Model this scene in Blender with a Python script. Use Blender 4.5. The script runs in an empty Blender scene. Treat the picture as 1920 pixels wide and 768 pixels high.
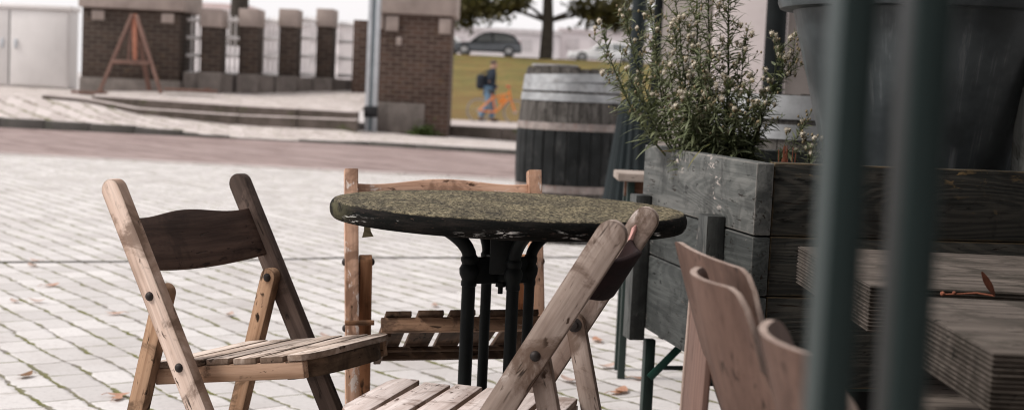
import bpy, bmesh, math, random
from mathutils import Vector, Matrix, noise as mnoise

random.seed(7)
S = bpy.context.scene
COL = S.collection
R = math.radians

# ------------------------------------------------------------------ node helpers
class G:
    def __init__(s, name):
        s.m = bpy.data.materials.new(name); s.m.use_nodes = True
        s.t = s.m.node_tree; s.t.nodes.clear()
        s.out = s.t.nodes.new('ShaderNodeOutputMaterial')
    def put(s, sock, v):
        if isinstance(v, bpy.types.NodeSocket): s.t.links.new(v, sock)
        elif isinstance(v, (tuple, list)) and sock.type == 'RGBA' and len(v) == 3: sock.default_value = (*v, 1)
        else: sock.default_value = v
    def n(s, typ, props=None, **inp):
        nd = s.t.nodes.new('ShaderNode' + typ)
        for k, v in (props or {}).items(): setattr(nd, k, v)
        for k, v in inp.items():
            key = int(k[1:]) if k[0] == 'i' and k[1:].isdigit() else k.replace('_', ' ')
            s.put(nd.inputs[key], v)
        return nd
    def m2(s, op, a, b=0.0, c=None):
        nd = s.n('Math', {'operation': op}, i0=a, i1=b)
        if c is not None: s.put(nd.inputs[2], c)
        return nd.outputs[0]
    def mix(s, f, a, b, blend='MIX'):
        return s.n('Mix', {'data_type': 'RGBA', 'blend_type': blend}, i0=f, i6=a, i7=b).outputs[2]
    def ramp(s, f, lo, hi, a=0.0, b=1.0):
        return s.n('MapRange', {'clamp': True, 'interpolation_type': 'SMOOTHSTEP'}, i0=f, i1=lo, i2=hi, i3=a, i4=b).outputs[0]
    def noise(s, vec, scale, detail=4, rough=.55, dist=0):
        return s.n('TexNoise', None, Vector=vec, Scale=scale, Detail=detail, Roughness=rough, Distortion=dist).outputs[0]
    def map(s, vec, scale=(1, 1, 1), rot=(0, 0, 0), loc=(0, 0, 0)):
        return s.n('Mapping', None, Vector=vec, Scale=scale, Rotation=rot, Location=loc).outputs[0]
    def obj(s, jitter=True):
        v = s.n('TexCoord').outputs['Object']
        if not jitter: return v
        r = s.n('ObjectInfo').outputs['Random']
        k = s.m2('MULTIPLY', r, 37.0)
        cm = s.n('CombineXYZ', None, X=k, Y=k, Z=k).outputs[0]
        return s.n('VectorMath', {'operation': 'ADD'}, i0=v, i1=cm).outputs[0]
    def pos(s): return s.n('NewGeometry').outputs['Position']
    def xyz(s, v): return s.n('SeparateXYZ', None, Vector=v).outputs
    def bump(s, h, strength=.3, dist=.01):
        return s.n('Bump', None, Strength=strength, Distance=dist, Height=h).outputs[0]
    def bsdf(s, color, rough=.7, normal=None, metal=0.0, spec=.3, **kw):
        b = s.n('BsdfPrincipled', None, Base_Color=color, Roughness=rough, Metallic=metal)
        b.inputs['Specular IOR Level'].default_value = spec
        if normal is not None: s.put(b.inputs['Normal'], normal)
        for k, v in kw.items(): s.put(b.inputs[k.replace('_', ' ')], v)
        s.t.links.new(b.outputs[0], s.out.inputs[0])
        return s.m

def wood(name, light, dark, stain=(.05, .035, .025), stain_amt=.3, chip=None, chip_amt=.5, rough=.75, grain=1.0, cath=0.0, bumpy=.35, edge=.6, side=None, edgecol=None):
    g = G(name); v = g.obj()
    gv = g.map(v, (2.2, 34 * grain, 34 * grain))
    a = g.noise(gv, 1.0, 6, .6, .5)
    fib = g.noise(g.map(v, (7, 190, 190)), 1.0, 3, .6)
    if cath:
        c = g.noise(g.map(v, (1.1, 6.0, 6.0)), 1.0, 1.2, .35, .25)
        rings = g.m2('SINE', g.m2('MULTIPLY', c, 210.0))
        rings = g.ramp(rings, -.5, 1.0)
        a = g.n('Mix', {'data_type': 'FLOAT'}, i0=cath, i2=a, i3=rings).outputs[0]
    col = g.mix(g.ramp(a, .3, .68), dark, light)
    col = g.mix(g.m2('MULTIPLY', g.ramp(fib, .45, .75), .35), col, tuple(c * .45 for c in dark))
    bl = g.noise(v, 9.0, 6, .65, .6)
    big = g.noise(g.map(v, (2.5, 8, 8)), 1.0, 4, .6)
    if side:   # (axis of the object-space normal, colour, amount): darker faces by direction, painted shade on battens and boards
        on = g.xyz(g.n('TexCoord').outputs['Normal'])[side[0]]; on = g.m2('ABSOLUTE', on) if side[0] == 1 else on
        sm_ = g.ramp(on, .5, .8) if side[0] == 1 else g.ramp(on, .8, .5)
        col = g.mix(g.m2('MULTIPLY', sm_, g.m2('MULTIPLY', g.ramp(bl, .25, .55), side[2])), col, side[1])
    st = g.m2('MULTIPLY', g.ramp(bl, .49, .63), stain_amt)
    col = g.mix(st, col, stain)
    col = g.mix(g.m2('MULTIPLY', g.ramp(big, .5, .75), stain_amt * .8), col, stain)
    # short dark cracks and nicks along the grain
    ck = g.noise(g.map(v, (14, 120, 120)), 1.0, 2, .4, .8)
    ckm = g.m2('MULTIPLY', g.ramp(ck, .63, .68), g.ramp(g.noise(v, 14, 2), .5, .62))
    col = g.mix(g.m2('MULTIPLY', ckm, .85), col, (.02, .014, .01))
    # small dark spots and soft grime patches
    sp = g.noise(g.map(v, (26, 70, 70)), 1.0, 3, .55, .4)
    spm = g.m2('MULTIPLY', g.ramp(sp, .60, .66), g.ramp(g.noise(v, 11, 3, .6), .5, .6))
    col = g.mix(g.m2('MULTIPLY', spm, min(1, stain_amt * 1.7)), col, tuple(c * .5 for c in stain))
    if edge:
        bv = g.n('Bevel', {'samples': 4}, Radius=.006).outputs[0]; gn = g.n('NewGeometry').outputs['Normal']
        dt = g.n('VectorMath', {'operation': 'DOT_PRODUCT'}, i0=bv, i1=gn).outputs['Value']
        em = g.m2('MULTIPLY', g.ramp(dt, .992, .86), g.ramp(g.noise(g.map(v, (9, 40, 40)), 1.0, 5, .65), .32, .58))
        col = g.mix(g.m2('MULTIPLY', em, edge), col, edgecol or tuple(c * .55 for c in stain))
    if chip:
        cn = g.noise(g.map(v, (22, 60, 60)), 1.0, 6, .7, .5)
        cm = g.m2('MULTIPLY', g.ramp(cn, .56, .6), g.ramp(g.noise(v, 6.0, 3), .62 - .3 * chip_amt, .74 - .3 * chip_amt))
        col = g.mix(g.m2('MULTIPLY', cm, .85), col, chip)
    hgt = g.m2('ADD', g.m2('MULTIPLY', a, .6), g.m2('MULTIPLY', fib, .4))
    hgt = g.m2('SUBTRACT', hgt, ckm)
    return g.bsdf(col, rough, g.bump(hgt, bumpy, .004), spec=.12)

def plain(name, color, rough=.6, var=.25, scale=6, metal=0.0, dirt=None, dirt_amt=.4, spec=.35, jitter=True, bumpy=.08):
    g = G(name); v = g.obj(jitter)
    a = g.noise(v, scale, 6, .62)
    col = g.mix(g.ramp(a, .3, .72), tuple(c * (1 - var) for c in color), tuple(min(1, c * (1 + var)) for c in color))
    if dirt:
        d = g.noise(g.map(v, (1, 1, .35)), scale * 1.7, 6, .7, .4)
        col = g.mix(g.m2('MULTIPLY', g.ramp(d, .5, .68), dirt_amt), col, dirt)
    return g.bsdf(col, rough, g.bump(g.noise(v, scale * 12, 3), bumpy, .004), metal, spec)

def brick(name, c1, c2, mortar, bw=.21, bh=.062, ms=.008, jit=.35):
    g = G(name); p = g.xyz(g.pos())
    v = g.n('CombineXYZ', None, X=g.m2('ADD', p[0], g.m2('MULTIPLY', p[1], 1.0)), Y=p[2], Z=0.0).outputs[0]
    b = g.n('TexBrick', {'offset': .5}, Vector=v, Color1=(*c1, 1), Color2=(*c2, 1), Mortar=(*mortar, 1), Scale=1.0, Mortar_Size=ms, Bias=-.2, Brick_Width=bw, Row_Height=bh)
    bl = g.noise(g.pos(), 2.2, 5, .65)
    col = g.mix(g.m2('MULTIPLY', g.ramp(bl, .45, .7), jit), b.outputs[0], tuple(c * .4 for c in c1))
    col = g.mix(g.m2('MULTIPLY', g.ramp(g.noise(g.pos(), 4.5, 5, .7), .58, .72), .4), col, (.2, .13, .07))
    return g.bsdf(col, .85, g.bump(g.m2('SUBTRACT', 1.0, b.outputs[1]), .5, .01), spec=.2)

# ------------------------------------------------------------------ mesh helpers
def tag(o, label=None, cat=None, group=None, kind=None):
    if label: o['label'] = label
    if cat: o['category'] = cat
    if group: o['group'] = group
    if kind: o['kind'] = kind
    return o

def thing(name, label, cat, loc=(0, 0, 0), rz=0, group=None, rot=None):
    o = bpy.data.objects.new(name, None); COL.objects.link(o)
    o.empty_display_size = .1
    o.location = loc; o.rotation_euler = rot if rot else (0, 0, rz)
    return tag(o, label, cat, group, 'thing')

def obj(name, bm, mat, parent=None, mtx=None, label=None, smooth=35):
    me = bpy.data.meshes.new(name)
    bmesh.ops.recalc_face_normals(bm, faces=bm.faces[:])
    bm.to_mesh(me); bm.free()
    if smooth is not None:
        me.shade_smooth()
        if smooth < 180: me.set_sharp_from_angle(angle=R(smooth))
    me.materials.append(mat)
    o = bpy.data.objects.new(name, me); COL.objects.link(o)
    if parent: o.parent = parent
    if mtx is not None: o.matrix_local = mtx
    if label: o['label'] = label
    return o

def struct(name, bm, mat, smooth=None):
    return tag(obj(name, bm, mat, smooth=smooth), kind='structure')

def T(x, y, z, rx=0, ry=0, rz=0):
    from mathutils import Euler
    return Matrix.Translation((x, y, z)) @ Euler((rx, ry, rz)).to_matrix().to_4x4()

def frame(p0, p1, zdir):
    """matrix at the middle of p0-p1: X runs along it, Z is near zdir"""
    p0, p1 = Vector(p0), Vector(p1); x = (p1 - p0).normalized()
    z = Vector(zdir); z = (z - x * z.dot(x)).normalized(); y = z.cross(x)
    m = Matrix((x, y, z)).transposed().to_4x4(); m.translation = (p0 + p1) / 2
    return m

def do_bevel(bm, w, seg=2, ang=40, edges=None):
    if w <= 0: return
    bm.normal_update()
    es = edges or [e for e in bm.edges if len(e.link_faces) == 2 and e.calc_face_angle(0) > R(ang)]
    bmesh.ops.bevel(bm, geom=es, offset=w, segments=seg, profile=.5, affect='EDGES', clamp_overlap=True)

def box(bm, c, s, rot=None, bevel=0.0, seg=2):
    t = bmesh.new(); bmesh.ops.create_cube(t, size=1)
    bmesh.ops.scale(t, vec=s, verts=t.verts[:])
    do_bevel(t, bevel, seg)
    if rot is not None: bmesh.ops.transform(t, matrix=rot, verts=t.verts[:])
    bmesh.ops.translate(t, vec=c, verts=t.verts[:])
    return merge(bm, t)

def merge(bm, t):
    me = bpy.data.meshes.new('tmp'); t.to_mesh(me); t.free()
    bm.from_mesh(me); bpy.data.meshes.remove(me)
    return bm

def bx(s, bevel=.002, c=(0, 0, 0)): return box(bmesh.new(), c, s, bevel=bevel)

def prism(outline, t, bevel=.002, seg=2, bm=None, wob=0.0, segs=1):
    """outline in XY, thickness along Z"""
    b = bmesh.new()
    vs = [b.verts.new((x, y, -t / 2)) for x, y in outline]
    f = b.faces.new(vs)
    r = bmesh.ops.extrude_face_region(b, geom=[f])
    bmesh.ops.translate(b, vec=(0, 0, t), verts=[e for e in r['geom'] if isinstance(e, bmesh.types.BMVert)])
    do_bevel(b, bevel, seg)
    if bm is None: return b
    return merge(bm, b)

def stadium(L, w, r0=True, r1=True, n=8):
    """bar of length L along X, width w; rounded ends where asked"""
    o = []; h = w / 2; a = L / 2
    if r1: o += [(a - h + h * math.cos(t), h * math.sin(t)) for t in [(-math.pi / 2) + math.pi * i / n for i in range(n + 1)]]
    else: o += [(a, -h), (a, h)]
    if r0: o += [(-a + h + h * math.cos(t), h * math.sin(t)) for t in [(math.pi / 2) + math.pi * i / n for i in range(n + 1)]]
    else: o += [(-a, h), (-a, -h)]
    return o

def lathe(prof, n=32, bm=None, cap=True, m=None):
    bm = bm or bmesh.new(); rings = []
    for r, z in prof:
        ring = []
        for i in range(n):
            p = Vector((r * math.cos(2 * math.pi * i / n), r * math.sin(2 * math.pi * i / n), z))
            ring.append(bm.verts.new(m @ p if m else p))
        rings.append(ring)
    for a, b in zip(rings, rings[1:]):
        for i in range(n):
            j = (i + 1) % n; bm.faces.new((a[i], a[j], b[j], b[i]))
    if cap:
        if prof[0][0] > 1e-6: bm.faces.new(rings[0][::-1])
        if prof[-1][0] > 1e-6: bm.faces.new(rings[-1])
    return bm

def tube(pts, rad, n=8, bm=None, cap=True):
    bm = bm or bmesh.new(); pts = [Vector(p) for p in pts]; rings = []
    up = None
    for i, p in enumerate(pts):
        d = (pts[min(i + 1, len(pts) - 1)] - pts[max(i - 1, 0)]).normalized()
        if up is None: up = d.orthogonal().normalized()
        u = (up - d * up.dot(d)).normalized(); w = d.cross(u); up = u
        r = rad[i] if isinstance(rad, (list, tuple)) else rad
        rings.append([bm.verts.new(p + (u * math.cos(2 * math.pi * k / n) + w * math.sin(2 * math.pi * k / n)) * r) for k in range(n)])
    for a, b in zip(rings, rings[1:]):
        for i in range(n):
            j = (i + 1) % n; bm.faces.new((a[i], a[j], b[j], b[i]))
    if cap: bm.faces.new(rings[0][::-1]); bm.faces.new(rings[-1])
    return bm

def sheet(bm, grid):
    vs = [[bm.verts.new(p) for p in row] for row in grid]
    for a, b in zip(vs, vs[1:]):
        for i in range(len(a) - 1): bm.faces.new((a[i], a[i + 1], b[i + 1], b[i]))
    return bm

def ball(bm, c, r, sub=1, sc=(1, 1, 1)):
    t = bmesh.new(); bmesh.ops.create_icosphere(t, subdivisions=sub, radius=r)
    bmesh.ops.scale(t, vec=sc, verts=t.verts[:]); bmesh.ops.translate(t, vec=c, verts=t.verts[:])
    return merge(bm, t)

def bolt_bm(r=.009):
    return lathe([(r * 1.05, 0), (r, .0025), (r * .75, .0055), (r * .35, .007), (0.0001, .0074)], 14)

def washer_bolt_bm(r=.007):
    b = lathe([(r * 2, 0), (r * 2, .0022), (r * 1.05, .0022), (r * 1.0, .0085), (r * .3, .0095), (.0001, .0095)], 16)
    return b

# ------------------------------------------------------------------ camera
cam_d = bpy.data.cameras.new('camera'); cam = bpy.data.objects.new('camera', cam_d); COL.objects.link(cam)
cam_d.sensor_width = 36; cam_d.lens = 50.0; cam_d.clip_end = 2000; cam_d.clip_start = .05
pit, roll = R(4.57), R(2.62)
fw = Vector((0, math.cos(pit), -math.sin(pit))); r0 = Vector((1, 0, 0)); u0 = Vector((0, math.sin(pit), math.cos(pit)))
rr = r0 * math.cos(roll) + u0 * math.sin(roll); uu = -r0 * math.sin(roll) + u0 * math.cos(roll)
mm = Matrix((rr, uu, -fw)).transposed().to_4x4(); mm.translation = (0, 0, 1.0116)
cam.matrix_world = mm
cam_d.dof.use_dof = True; cam_d.dof.focus_distance = 2.85; cam_d.dof.aperture_fstop = 5.0
S.camera = cam
S.render.engine = 'CYCLES'
S.cycles.use_denoising = True; S.cycles.filter_width = 1.05
S.view_settings.view_transform = 'Standard'; S.view_settings.look = 'None'; S.view_settings.exposure = 0

# ------------------------------------------------------------------ light
SUN_EL, SUN_AZ = R(46), R(-101)       # azimuth measured from +Y towards +X
w = bpy.data.worlds.new('World'); S.world = w; w.use_nodes = True
nt = w.node_tree; bg = nt.nodes['Background']
sky = nt.nodes.new('ShaderNodeTexSky'); sky.sky_type = 'NISHITA'; sky.sun_disc = False
sky.sun_elevation = SUN_EL; sky.sun_rotation = SUN_AZ; sky.air_density = 1.0; sky.dust_density = 3.0; sky.ozone_density = 1.0
hs = nt.nodes.new('ShaderNodeHueSaturation'); hs.inputs['Saturation'].default_value = .12
tint = nt.nodes.new('ShaderNodeMix'); tint.data_type = 'RGBA'; tint.blend_type = 'MULTIPLY'; tint.inputs[0].default_value = 1
tint.inputs[7].default_value = (1.0, .955, .965, 1)
# a bright, even cloud layer over the clear sky
cl = nt.nodes.new('ShaderNodeMix'); cl.data_type = 'RGBA'; cl.inputs[0].default_value = .80; cl.inputs[7].default_value = (7.6, 7.35, 7.4, 1)
nt.links.new(sky.outputs[0], hs.inputs['Color']); nt.links.new(hs.outputs[0], tint.inputs[6]); nt.links.new(tint.outputs[2], cl.inputs[6]); nt.links.new(cl.outputs[2], bg.inputs['Color'])
bg.inputs['Strength'].default_value = .15
sd = bpy.data.lights.new('sun', 'SUN'); so = bpy.data.objects.new('sun', sd); COL.objects.link(so)
sd.energy = 2.6; sd.angle = R(13); sd.color = (1.0, .94, .88)
sdir = Vector((math.sin(SUN_AZ) * math.cos(SUN_EL), math.cos(SUN_AZ) * math.cos(SUN_EL), math.sin(SUN_EL)))
so.rotation_euler = sdir.to_track_quat('Z', 'Y').to_euler(); so.location = sdir * 30

# ------------------------------------------------------------------ materials
M = {}
# light tan worn chair (left)
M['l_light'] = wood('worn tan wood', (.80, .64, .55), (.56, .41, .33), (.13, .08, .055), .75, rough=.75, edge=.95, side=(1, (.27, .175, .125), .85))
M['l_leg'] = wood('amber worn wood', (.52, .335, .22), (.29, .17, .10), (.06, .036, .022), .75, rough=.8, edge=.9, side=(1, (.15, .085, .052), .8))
M['l_dark'] = wood('dark brown stained wood', (.098, .060, .046), (.045, .027, .021), (.018, .012, .010), .4, rough=.65)
M['l_dark2'] = wood('dark brown weathered wood', (.150, .108, .090), (.070, .048, .040), (.022, .016, .013), .5, chip=(.40, .33, .29), chip_amt=.16, rough=.7)
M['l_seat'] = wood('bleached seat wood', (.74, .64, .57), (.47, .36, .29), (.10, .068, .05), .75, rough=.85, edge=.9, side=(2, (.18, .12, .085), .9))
M['l_rail'] = wood('orange worn rail wood', (.50, .335, .24), (.29, .175, .11), (.045, .03, .02), .9, edge=.9)
M['l_apron'] = wood('dark worn apron wood', (.16, .105, .07), (.07, .045, .03), (.02, .014, .01), .6)
# grey pink chair (front)
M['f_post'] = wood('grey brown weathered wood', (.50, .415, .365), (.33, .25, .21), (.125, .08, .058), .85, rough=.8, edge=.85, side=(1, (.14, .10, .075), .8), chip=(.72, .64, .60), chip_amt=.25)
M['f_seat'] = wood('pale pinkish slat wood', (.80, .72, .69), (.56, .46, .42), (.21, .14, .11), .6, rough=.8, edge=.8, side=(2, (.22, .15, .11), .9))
M['f_back'] = wood('dark maroon painted board', (.022, .010, .010), (.012, .006, .006), (.008, .005, .005), .3, rough=.8)
M['f_chip'] = plain('pink broken paint', (.55, .30, .27), .7)
# salmon chair (back)
M['b_post'] = wood('salmon bare wood', (.70, .45, .33), (.50, .29, .19), (.18, .10, .065), .7, chip=(.80, .72, .67), chip_amt=.6, edge=.9)
M['b_leg'] = wood('brown rusty wood', (.42, .22, .12), (.22, .10, .05), (.05, .03, .02), .7, edge=.8)
M['b_seat'] = wood('dark brown seat wood', (.15, .095, .065), (.07, .042, .028), (.025, .018, .014), .6)
M['b_rail'] = wood('mid brown rail wood', (.42, .26, .17), (.23, .13, .08), (.04, .025, .02), .75, chip=(.6, .48, .4), chip_amt=.25)
M['iron'] = plain('rusted bolt iron', (.035, .028, .026), .55, .3, 60, .4)
M['cast'] = plain('black cast iron', (.0065, .0085, .0088), .55, .3, 18, 0, dirt=(.04, .04, .038), dirt_amt=.10, spec=.15)
M['green_steel'] = plain('green painted steel', (.012, .055, .042), .45, .2, 10, 0, spec=.4)
M['green_steel_dk'] = plain('dark green painted steel', (.014, .028, .024), .5, .2, 10, 0, spec=.4)
M['rail_steel'] = plain('grey green coated steel', (.022, .036, .036), .5, .06, 8, 0, spec=.35)
M['pole_steel'] = plain('dark blue green pole paint', (.010, .016, .018), .5, .15, 5, 0, spec=.25)
M['planter'] = wood('grey painted planter wood', (.080, .086, .083), (.042, .046, .045), (.02, .022, .021), .5, chip=(.42, .38, .36), chip_amt=.2, cath=.13, rough=.7, bumpy=.6, edgecol=(.22, .21, .2))
M['planter_scuff'] = wood('scuffed planter wood', (.165, .168, .160), (.088, .093, .09), (.03, .032, .031), .45, chip=(.56, .49, .45), chip_amt=.2, cath=.13, rough=.7, bumpy=.6, edgecol=(.42, .38, .35))
M['planter_front'] = wood('shaded planter front wood', (.060, .056, .048), (.024, .025, .023), (.014, .014, .013), .5, chip=(.24, .16, .075), chip_amt=.1, cath=.18, rough=.7, bumpy=.7, edge=.8, edgecol=(.25, .17, .08))  # darker copy of the planter wood, the front's shade put into the colour
M['planter_batten'] = wood('grey planter batten wood', (.125, .130, .126), (.06, .064, .063), (.024, .026, .026), .5, chip=(.45, .41, .38), chip_amt=.25, rough=.7, bumpy=.5, side=(2, (.04, .042, .04), .8))  # only the outer face stays light, shade on the others is painted in
M['under_shade'] = plain('black under-planter shade', (.012, .012, .012), .85)
M['soil'] = plain('dark soil', (.03, .022, .017), .95, .4, 40, bumpy=.6)
M['weath'] = wood('weathered grey brown board', (.145, .122, .106), (.060, .050, .043), (.03, .027, .021), .65, rough=.85, bumpy=.6, edge=.4, side=(2, (.042, .034, .028), .8))  # sides darker than the top, as shade put into the colour
M['ply'] = wood('pink brown plywood veneer', (.150, .092, .072), (.098, .058, .045), (.065, .037, .028), .45, rough=.5, bumpy=.15, grain=.8, edge=0)
M['ply_edge'] = wood('pale plywood edge', (.42, .33, .285), (.30, .225, .19), (.2, .14, .115), .4, rough=.6, bumpy=.1, edge=0)
M['chrome'] = plain('grey steel tube', (.25, .25, .25), .3, .1, 8, .9)
M['stool_top'] = wood('pale grey bench wood', (.42, .36, .32), (.28, .23, .2), (.12, .09, .07), .3)
M['stool_rail'] = wood('red brown bench rail wood', (.22, .12, .08), (.12, .06, .04), (.04, .025, .02), .3)
M['stave'] = wood('grey barrel stave oak', (.15, .14, .13), (.055, .05, .046), (.025, .022, .02), .6, rough=.85, edge=0)
M['hoop'] = plain('galvanised barrel hoop', (.36, .37, .38), .5, .25, 9, .55, dirt=(.10, .085, .07), dirt_amt=.4)
M['rustband'] = plain('rusty pale barrel band', (.25, .215, .20), .7, .3, 14, 0, dirt=(.16, .07, .045), dirt_amt=.6)
M['tar'] = plain('black tarred barrel paint', (.011, .0125, .013), .6, .4, 9, 0, dirt=(.10, .10, .098), dirt_amt=.35, spec=.2)
M['white_metal'] = plain('pale grey cabinet paint', (.70, .68, .67), .5, .03, 3, 0, dirt=(.55, .53, .51), dirt_amt=.2)
M['white_metal_lid'] = plain('white cabinet lid paint', (.84, .82, .81), .5, .03, 3, 0)
M['dark_gap'] = plain('dark rubber seam', (.12, .12, .12), .8, .1)
M['concrete'] = plain('pale warm concrete', (.37, .31, .28), .9, .14, 3, 0, dirt=(.22, .185, .16), dirt_amt=.4, bumpy=.2)
M['stone'] = plain('grey brown plinth stone', (.17, .148, .135), .9, .2, 4, 0, dirt=(.08, .072, .06), dirt_amt=.4, bumpy=.2)
M['stone_lt'] = plain('step stone', (.42, .365, .35), .9, .15, 4, 0, dirt=(.25, .22, .2), dirt_amt=.3, bumpy=.2)
M['stone_dk'] = plain('damp riser stone', (.115, .098, .085), .9, .25, 5, 0, dirt=(.06, .07, .035), dirt_amt=.5, bumpy=.2)
M['brick'] = brick('dark brown brick', (.060, .037, .029), (.105, .062, .047), (.15, .118, .10), .25, .085, .013)
M['brick2'] = brick('dark brown grey brick', (.045, .032, .026), (.078, .054, .042), (.10, .082, .07), .25, .085, .013)
M['grille'] = plain('white cast grille paint', (.86, .84, .83), .6, .04, 5)
M['redwood'] = wood('red brown trestle wood', (.25, .16, .13), (.16, .09, .075), (.08, .05, .042), .35, edge=0)
M['orangewood'] = wood('orange red board', (.40, .18, .12), (.30, .12, .08), (.15, .08, .06), .3, edge=0)
M['galv'] = plain('pale galvanised steel', (.50, .53, .56), .45, .12, 4, .3)
M['galv_web'] = plain('blue grey galvanised web', (.20, .245, .265), .5, .12, 4, .3)
M['blackband'] = plain('black rubber band', (.02, .02, .022), .7)
M['kerb'] = plain('dark kerb stone', (.085, .08, .074), .85, .2, 3, 0, dirt=(.05, .06, .035), dirt_amt=.4)

# paving: rows of setts with mossy bed joints
def sett_mat(name, c1, c2, jointc, mossc, ang, rw, rl, jw, moss=.8, tone=.12):
    g = G(name); p = g.pos()
    wob = g.noise(p, 1.7, 3, .5)
    wob2 = g.noise(p, 10.0, 3, .6)
    q = g.xyz(g.map(p, (1, 1, 1), (0, 0, R(ang))))
    u = g.m2('ADD', q[0], g.m2('MULTIPLY', g.m2('SUBTRACT', wob, .5), .10))
    vv = g.m2('ADD', q[1], g.m2('ADD', g.m2('MULTIPLY', g.m2('SUBTRACT', wob, .5), .07), g.m2('MULTIPLY', g.m2('SUBTRACT', wob2, .5), .034)))
    rv = g.m2('DIVIDE', vv, rw); row = g.m2('FLOOR', rv); fv = g.m2('FRACT', rv)
    rnd = g.n('TexWhiteNoise', {'noise_dimensions': '1D'}, W=row).outputs[0]
    ru = g.m2('ADD', g.m2('DIVIDE', u, rl), g.m2('MULTIPLY', rnd, 7.3)); cell = g.m2('FLOOR', ru); fu = g.m2('FRACT', ru)
    dv = g.m2('MULTIPLY', g.m2('MINIMUM', fv, g.m2('SUBTRACT', 1.0, fv)), rw)
    du = g.m2('MULTIPLY', g.m2('MINIMUM', fu, g.m2('SUBTRACT', 1.0, fu)), rl)
    jn = g.noise(p, 11.0, 4, .65)
    cr_ = g.n('TexWhiteNoise', {'noise_dimensions': '2D'}, Vector=g.n('CombineXYZ', None, X=g.m2('ADD', row, 31.), Y=g.m2('FLOOR', g.m2('ADD', ru, .5)), Z=0.).outputs[0]).outputs[0]
    jwv = g.m2('MULTIPLY', g.ramp(jn, .36, .70, .22, 2.5), jw)
    jv = g.m2('SUBTRACT', 1.0, g.n('MapRange', {'clamp': True}, i0=g.m2('SUBTRACT', dv, jwv), i1=-.0015, i2=.003, i3=0., i4=1.).outputs[0])
    ju = g.m2('SUBTRACT', 1.0, g.n('MapRange', {'clamp': True}, i0=g.m2('SUBTRACT', du, g.m2('ADD', g.m2('MULTIPLY', jwv, .25), .0012)), i1=-.0015, i2=.0025, i3=0., i4=1.).outputs[0])
    jmask = g.m2('MAXIMUM', jv, g.m2('MULTIPLY', ju, g.ramp(cr_, .1, .7, .35, 1.)))
    cr = g.n('TexWhiteNoise', {'noise_dimensions': '2D'}, Vector=g.n('CombineXYZ', None, X=row, Y=cell, Z=0.).outputs[0]).outputs[0]
    col = g.mix(cr, c1, c2)
    sp = g.noise(p, 55, 5, .7)
    col = g.mix(g.m2('MULTIPLY', g.ramp(sp, .45, .75), tone * 1.6), col, tuple(c * .55 for c in c1))
    bl = g.noise(p, 1.3, 6, .65)
    col = g.mix(g.m2('MULTIPLY', g.ramp(bl, .45, .75), tone), col, (.24, .20, .18))
    col = g.mix(g.m2('MULTIPLY', g.ramp(g.noise(p, 7.0, 5, .7), .56, .70), tone * .8), col, (.30, .25, .215))
    mm_ = g.ramp(g.noise(p, 5.0, 4, .6), .38, .62)
    jc = g.mix(g.m2('MULTIPLY', mm_, moss), jointc, mossc)
    col = g.mix(jmask, col, jc)
    edge = g.m2('MINIMUM', g.ramp(dv, 0., .016), g.ramp(du, 0., .012))
    h = g.m2('ADD', g.m2('MULTIPLY', edge, .9), g.m2('MULTIPLY', sp, .12))
    return g.bsdf(col, .82, g.bump(h, .55, .008), spec=.25)
M['plaza'] = sett_mat('pale sett paving', (.65, .628, .618), (.51, .488, .478), (.22, .20, .18), (.13, .13, .03), 54.5, .133, .215, .0058, moss=.95, tone=.32)
M['walk'] = sett_mat('pale cobble walk', (.62, .565, .545), (.47, .42, .40), (.24, .205, .18), (.19, .185, .10), 20, .18, .30, .012)
def road_mat():
    g = G('red brown brick road'); p = g.pos()
    v = g.map(p, (1, 1, 1), (0, 0, R(47)))
    b = g.n('TexBrick', {'offset': .5}, Vector=v, Color1=(.285, .212, .198, 1), Color2=(.205, .15, .14, 1), Mortar=(.15, .118, .112, 1), Scale=1., Mortar_Size=.006, Bias=0., Brick_Width=.21, Row_Height=.105)
    st = g.noise(g.map(v, (.6, 4.5, 1)), 1.0, 3, .5)
    col = g.mix(g.m2('MULTIPLY', g.ramp(st, .42, .58), .65), b.outputs[0], (.37, .295, .28))
    col = g.mix(g.m2('MULTIPLY', g.ramp(g.noise(p, .8, 5, .6), .4, .7), .25), col, (.14, .10, .095))
    return g.bsdf(col, .85, g.bump(b.outputs[1], -.3, .01), spec=.25)
M['road'] = road_mat()
def grass_mat():
    g = G('dry autumn grass'); p = g.pos()
    a = g.noise(p, .38, 6, .72); b = g.noise(p, 5, 5, .7)
    col = g.mix(g.ramp(a, .35, .65), (.205, .165, .055), (.075, .10, .03))
    col = g.mix(g.ramp(b, .4, .7), col, (.22, .15, .06))
    col = g.mix(g.m2('MULTIPLY', g.ramp(g.noise(p, .9, 5, .75), .46, .62), .75), col, (.15, .085, .035))
    col = g.mix(g.m2('MULTIPLY', g.ramp(g.noise(p, .35, 5, .7), .5, .65), .6), col, (.10, .105, .04))
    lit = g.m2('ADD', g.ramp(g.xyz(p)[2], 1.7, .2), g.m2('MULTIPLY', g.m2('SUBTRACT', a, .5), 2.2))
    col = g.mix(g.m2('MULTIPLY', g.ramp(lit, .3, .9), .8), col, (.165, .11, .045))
    return g.bsdf(col, .95, g.bump(b, .8, .06), spec=.1)
M['grass'] = grass_mat()
M['earth'] = plain('grey ground', (.46, .43, .42), .9, .15, .5, jitter=False)
M['asphalt'] = plain('dike road asphalt', (.07, .07, .07), .9, .15, 1, jitter=False)

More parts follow.
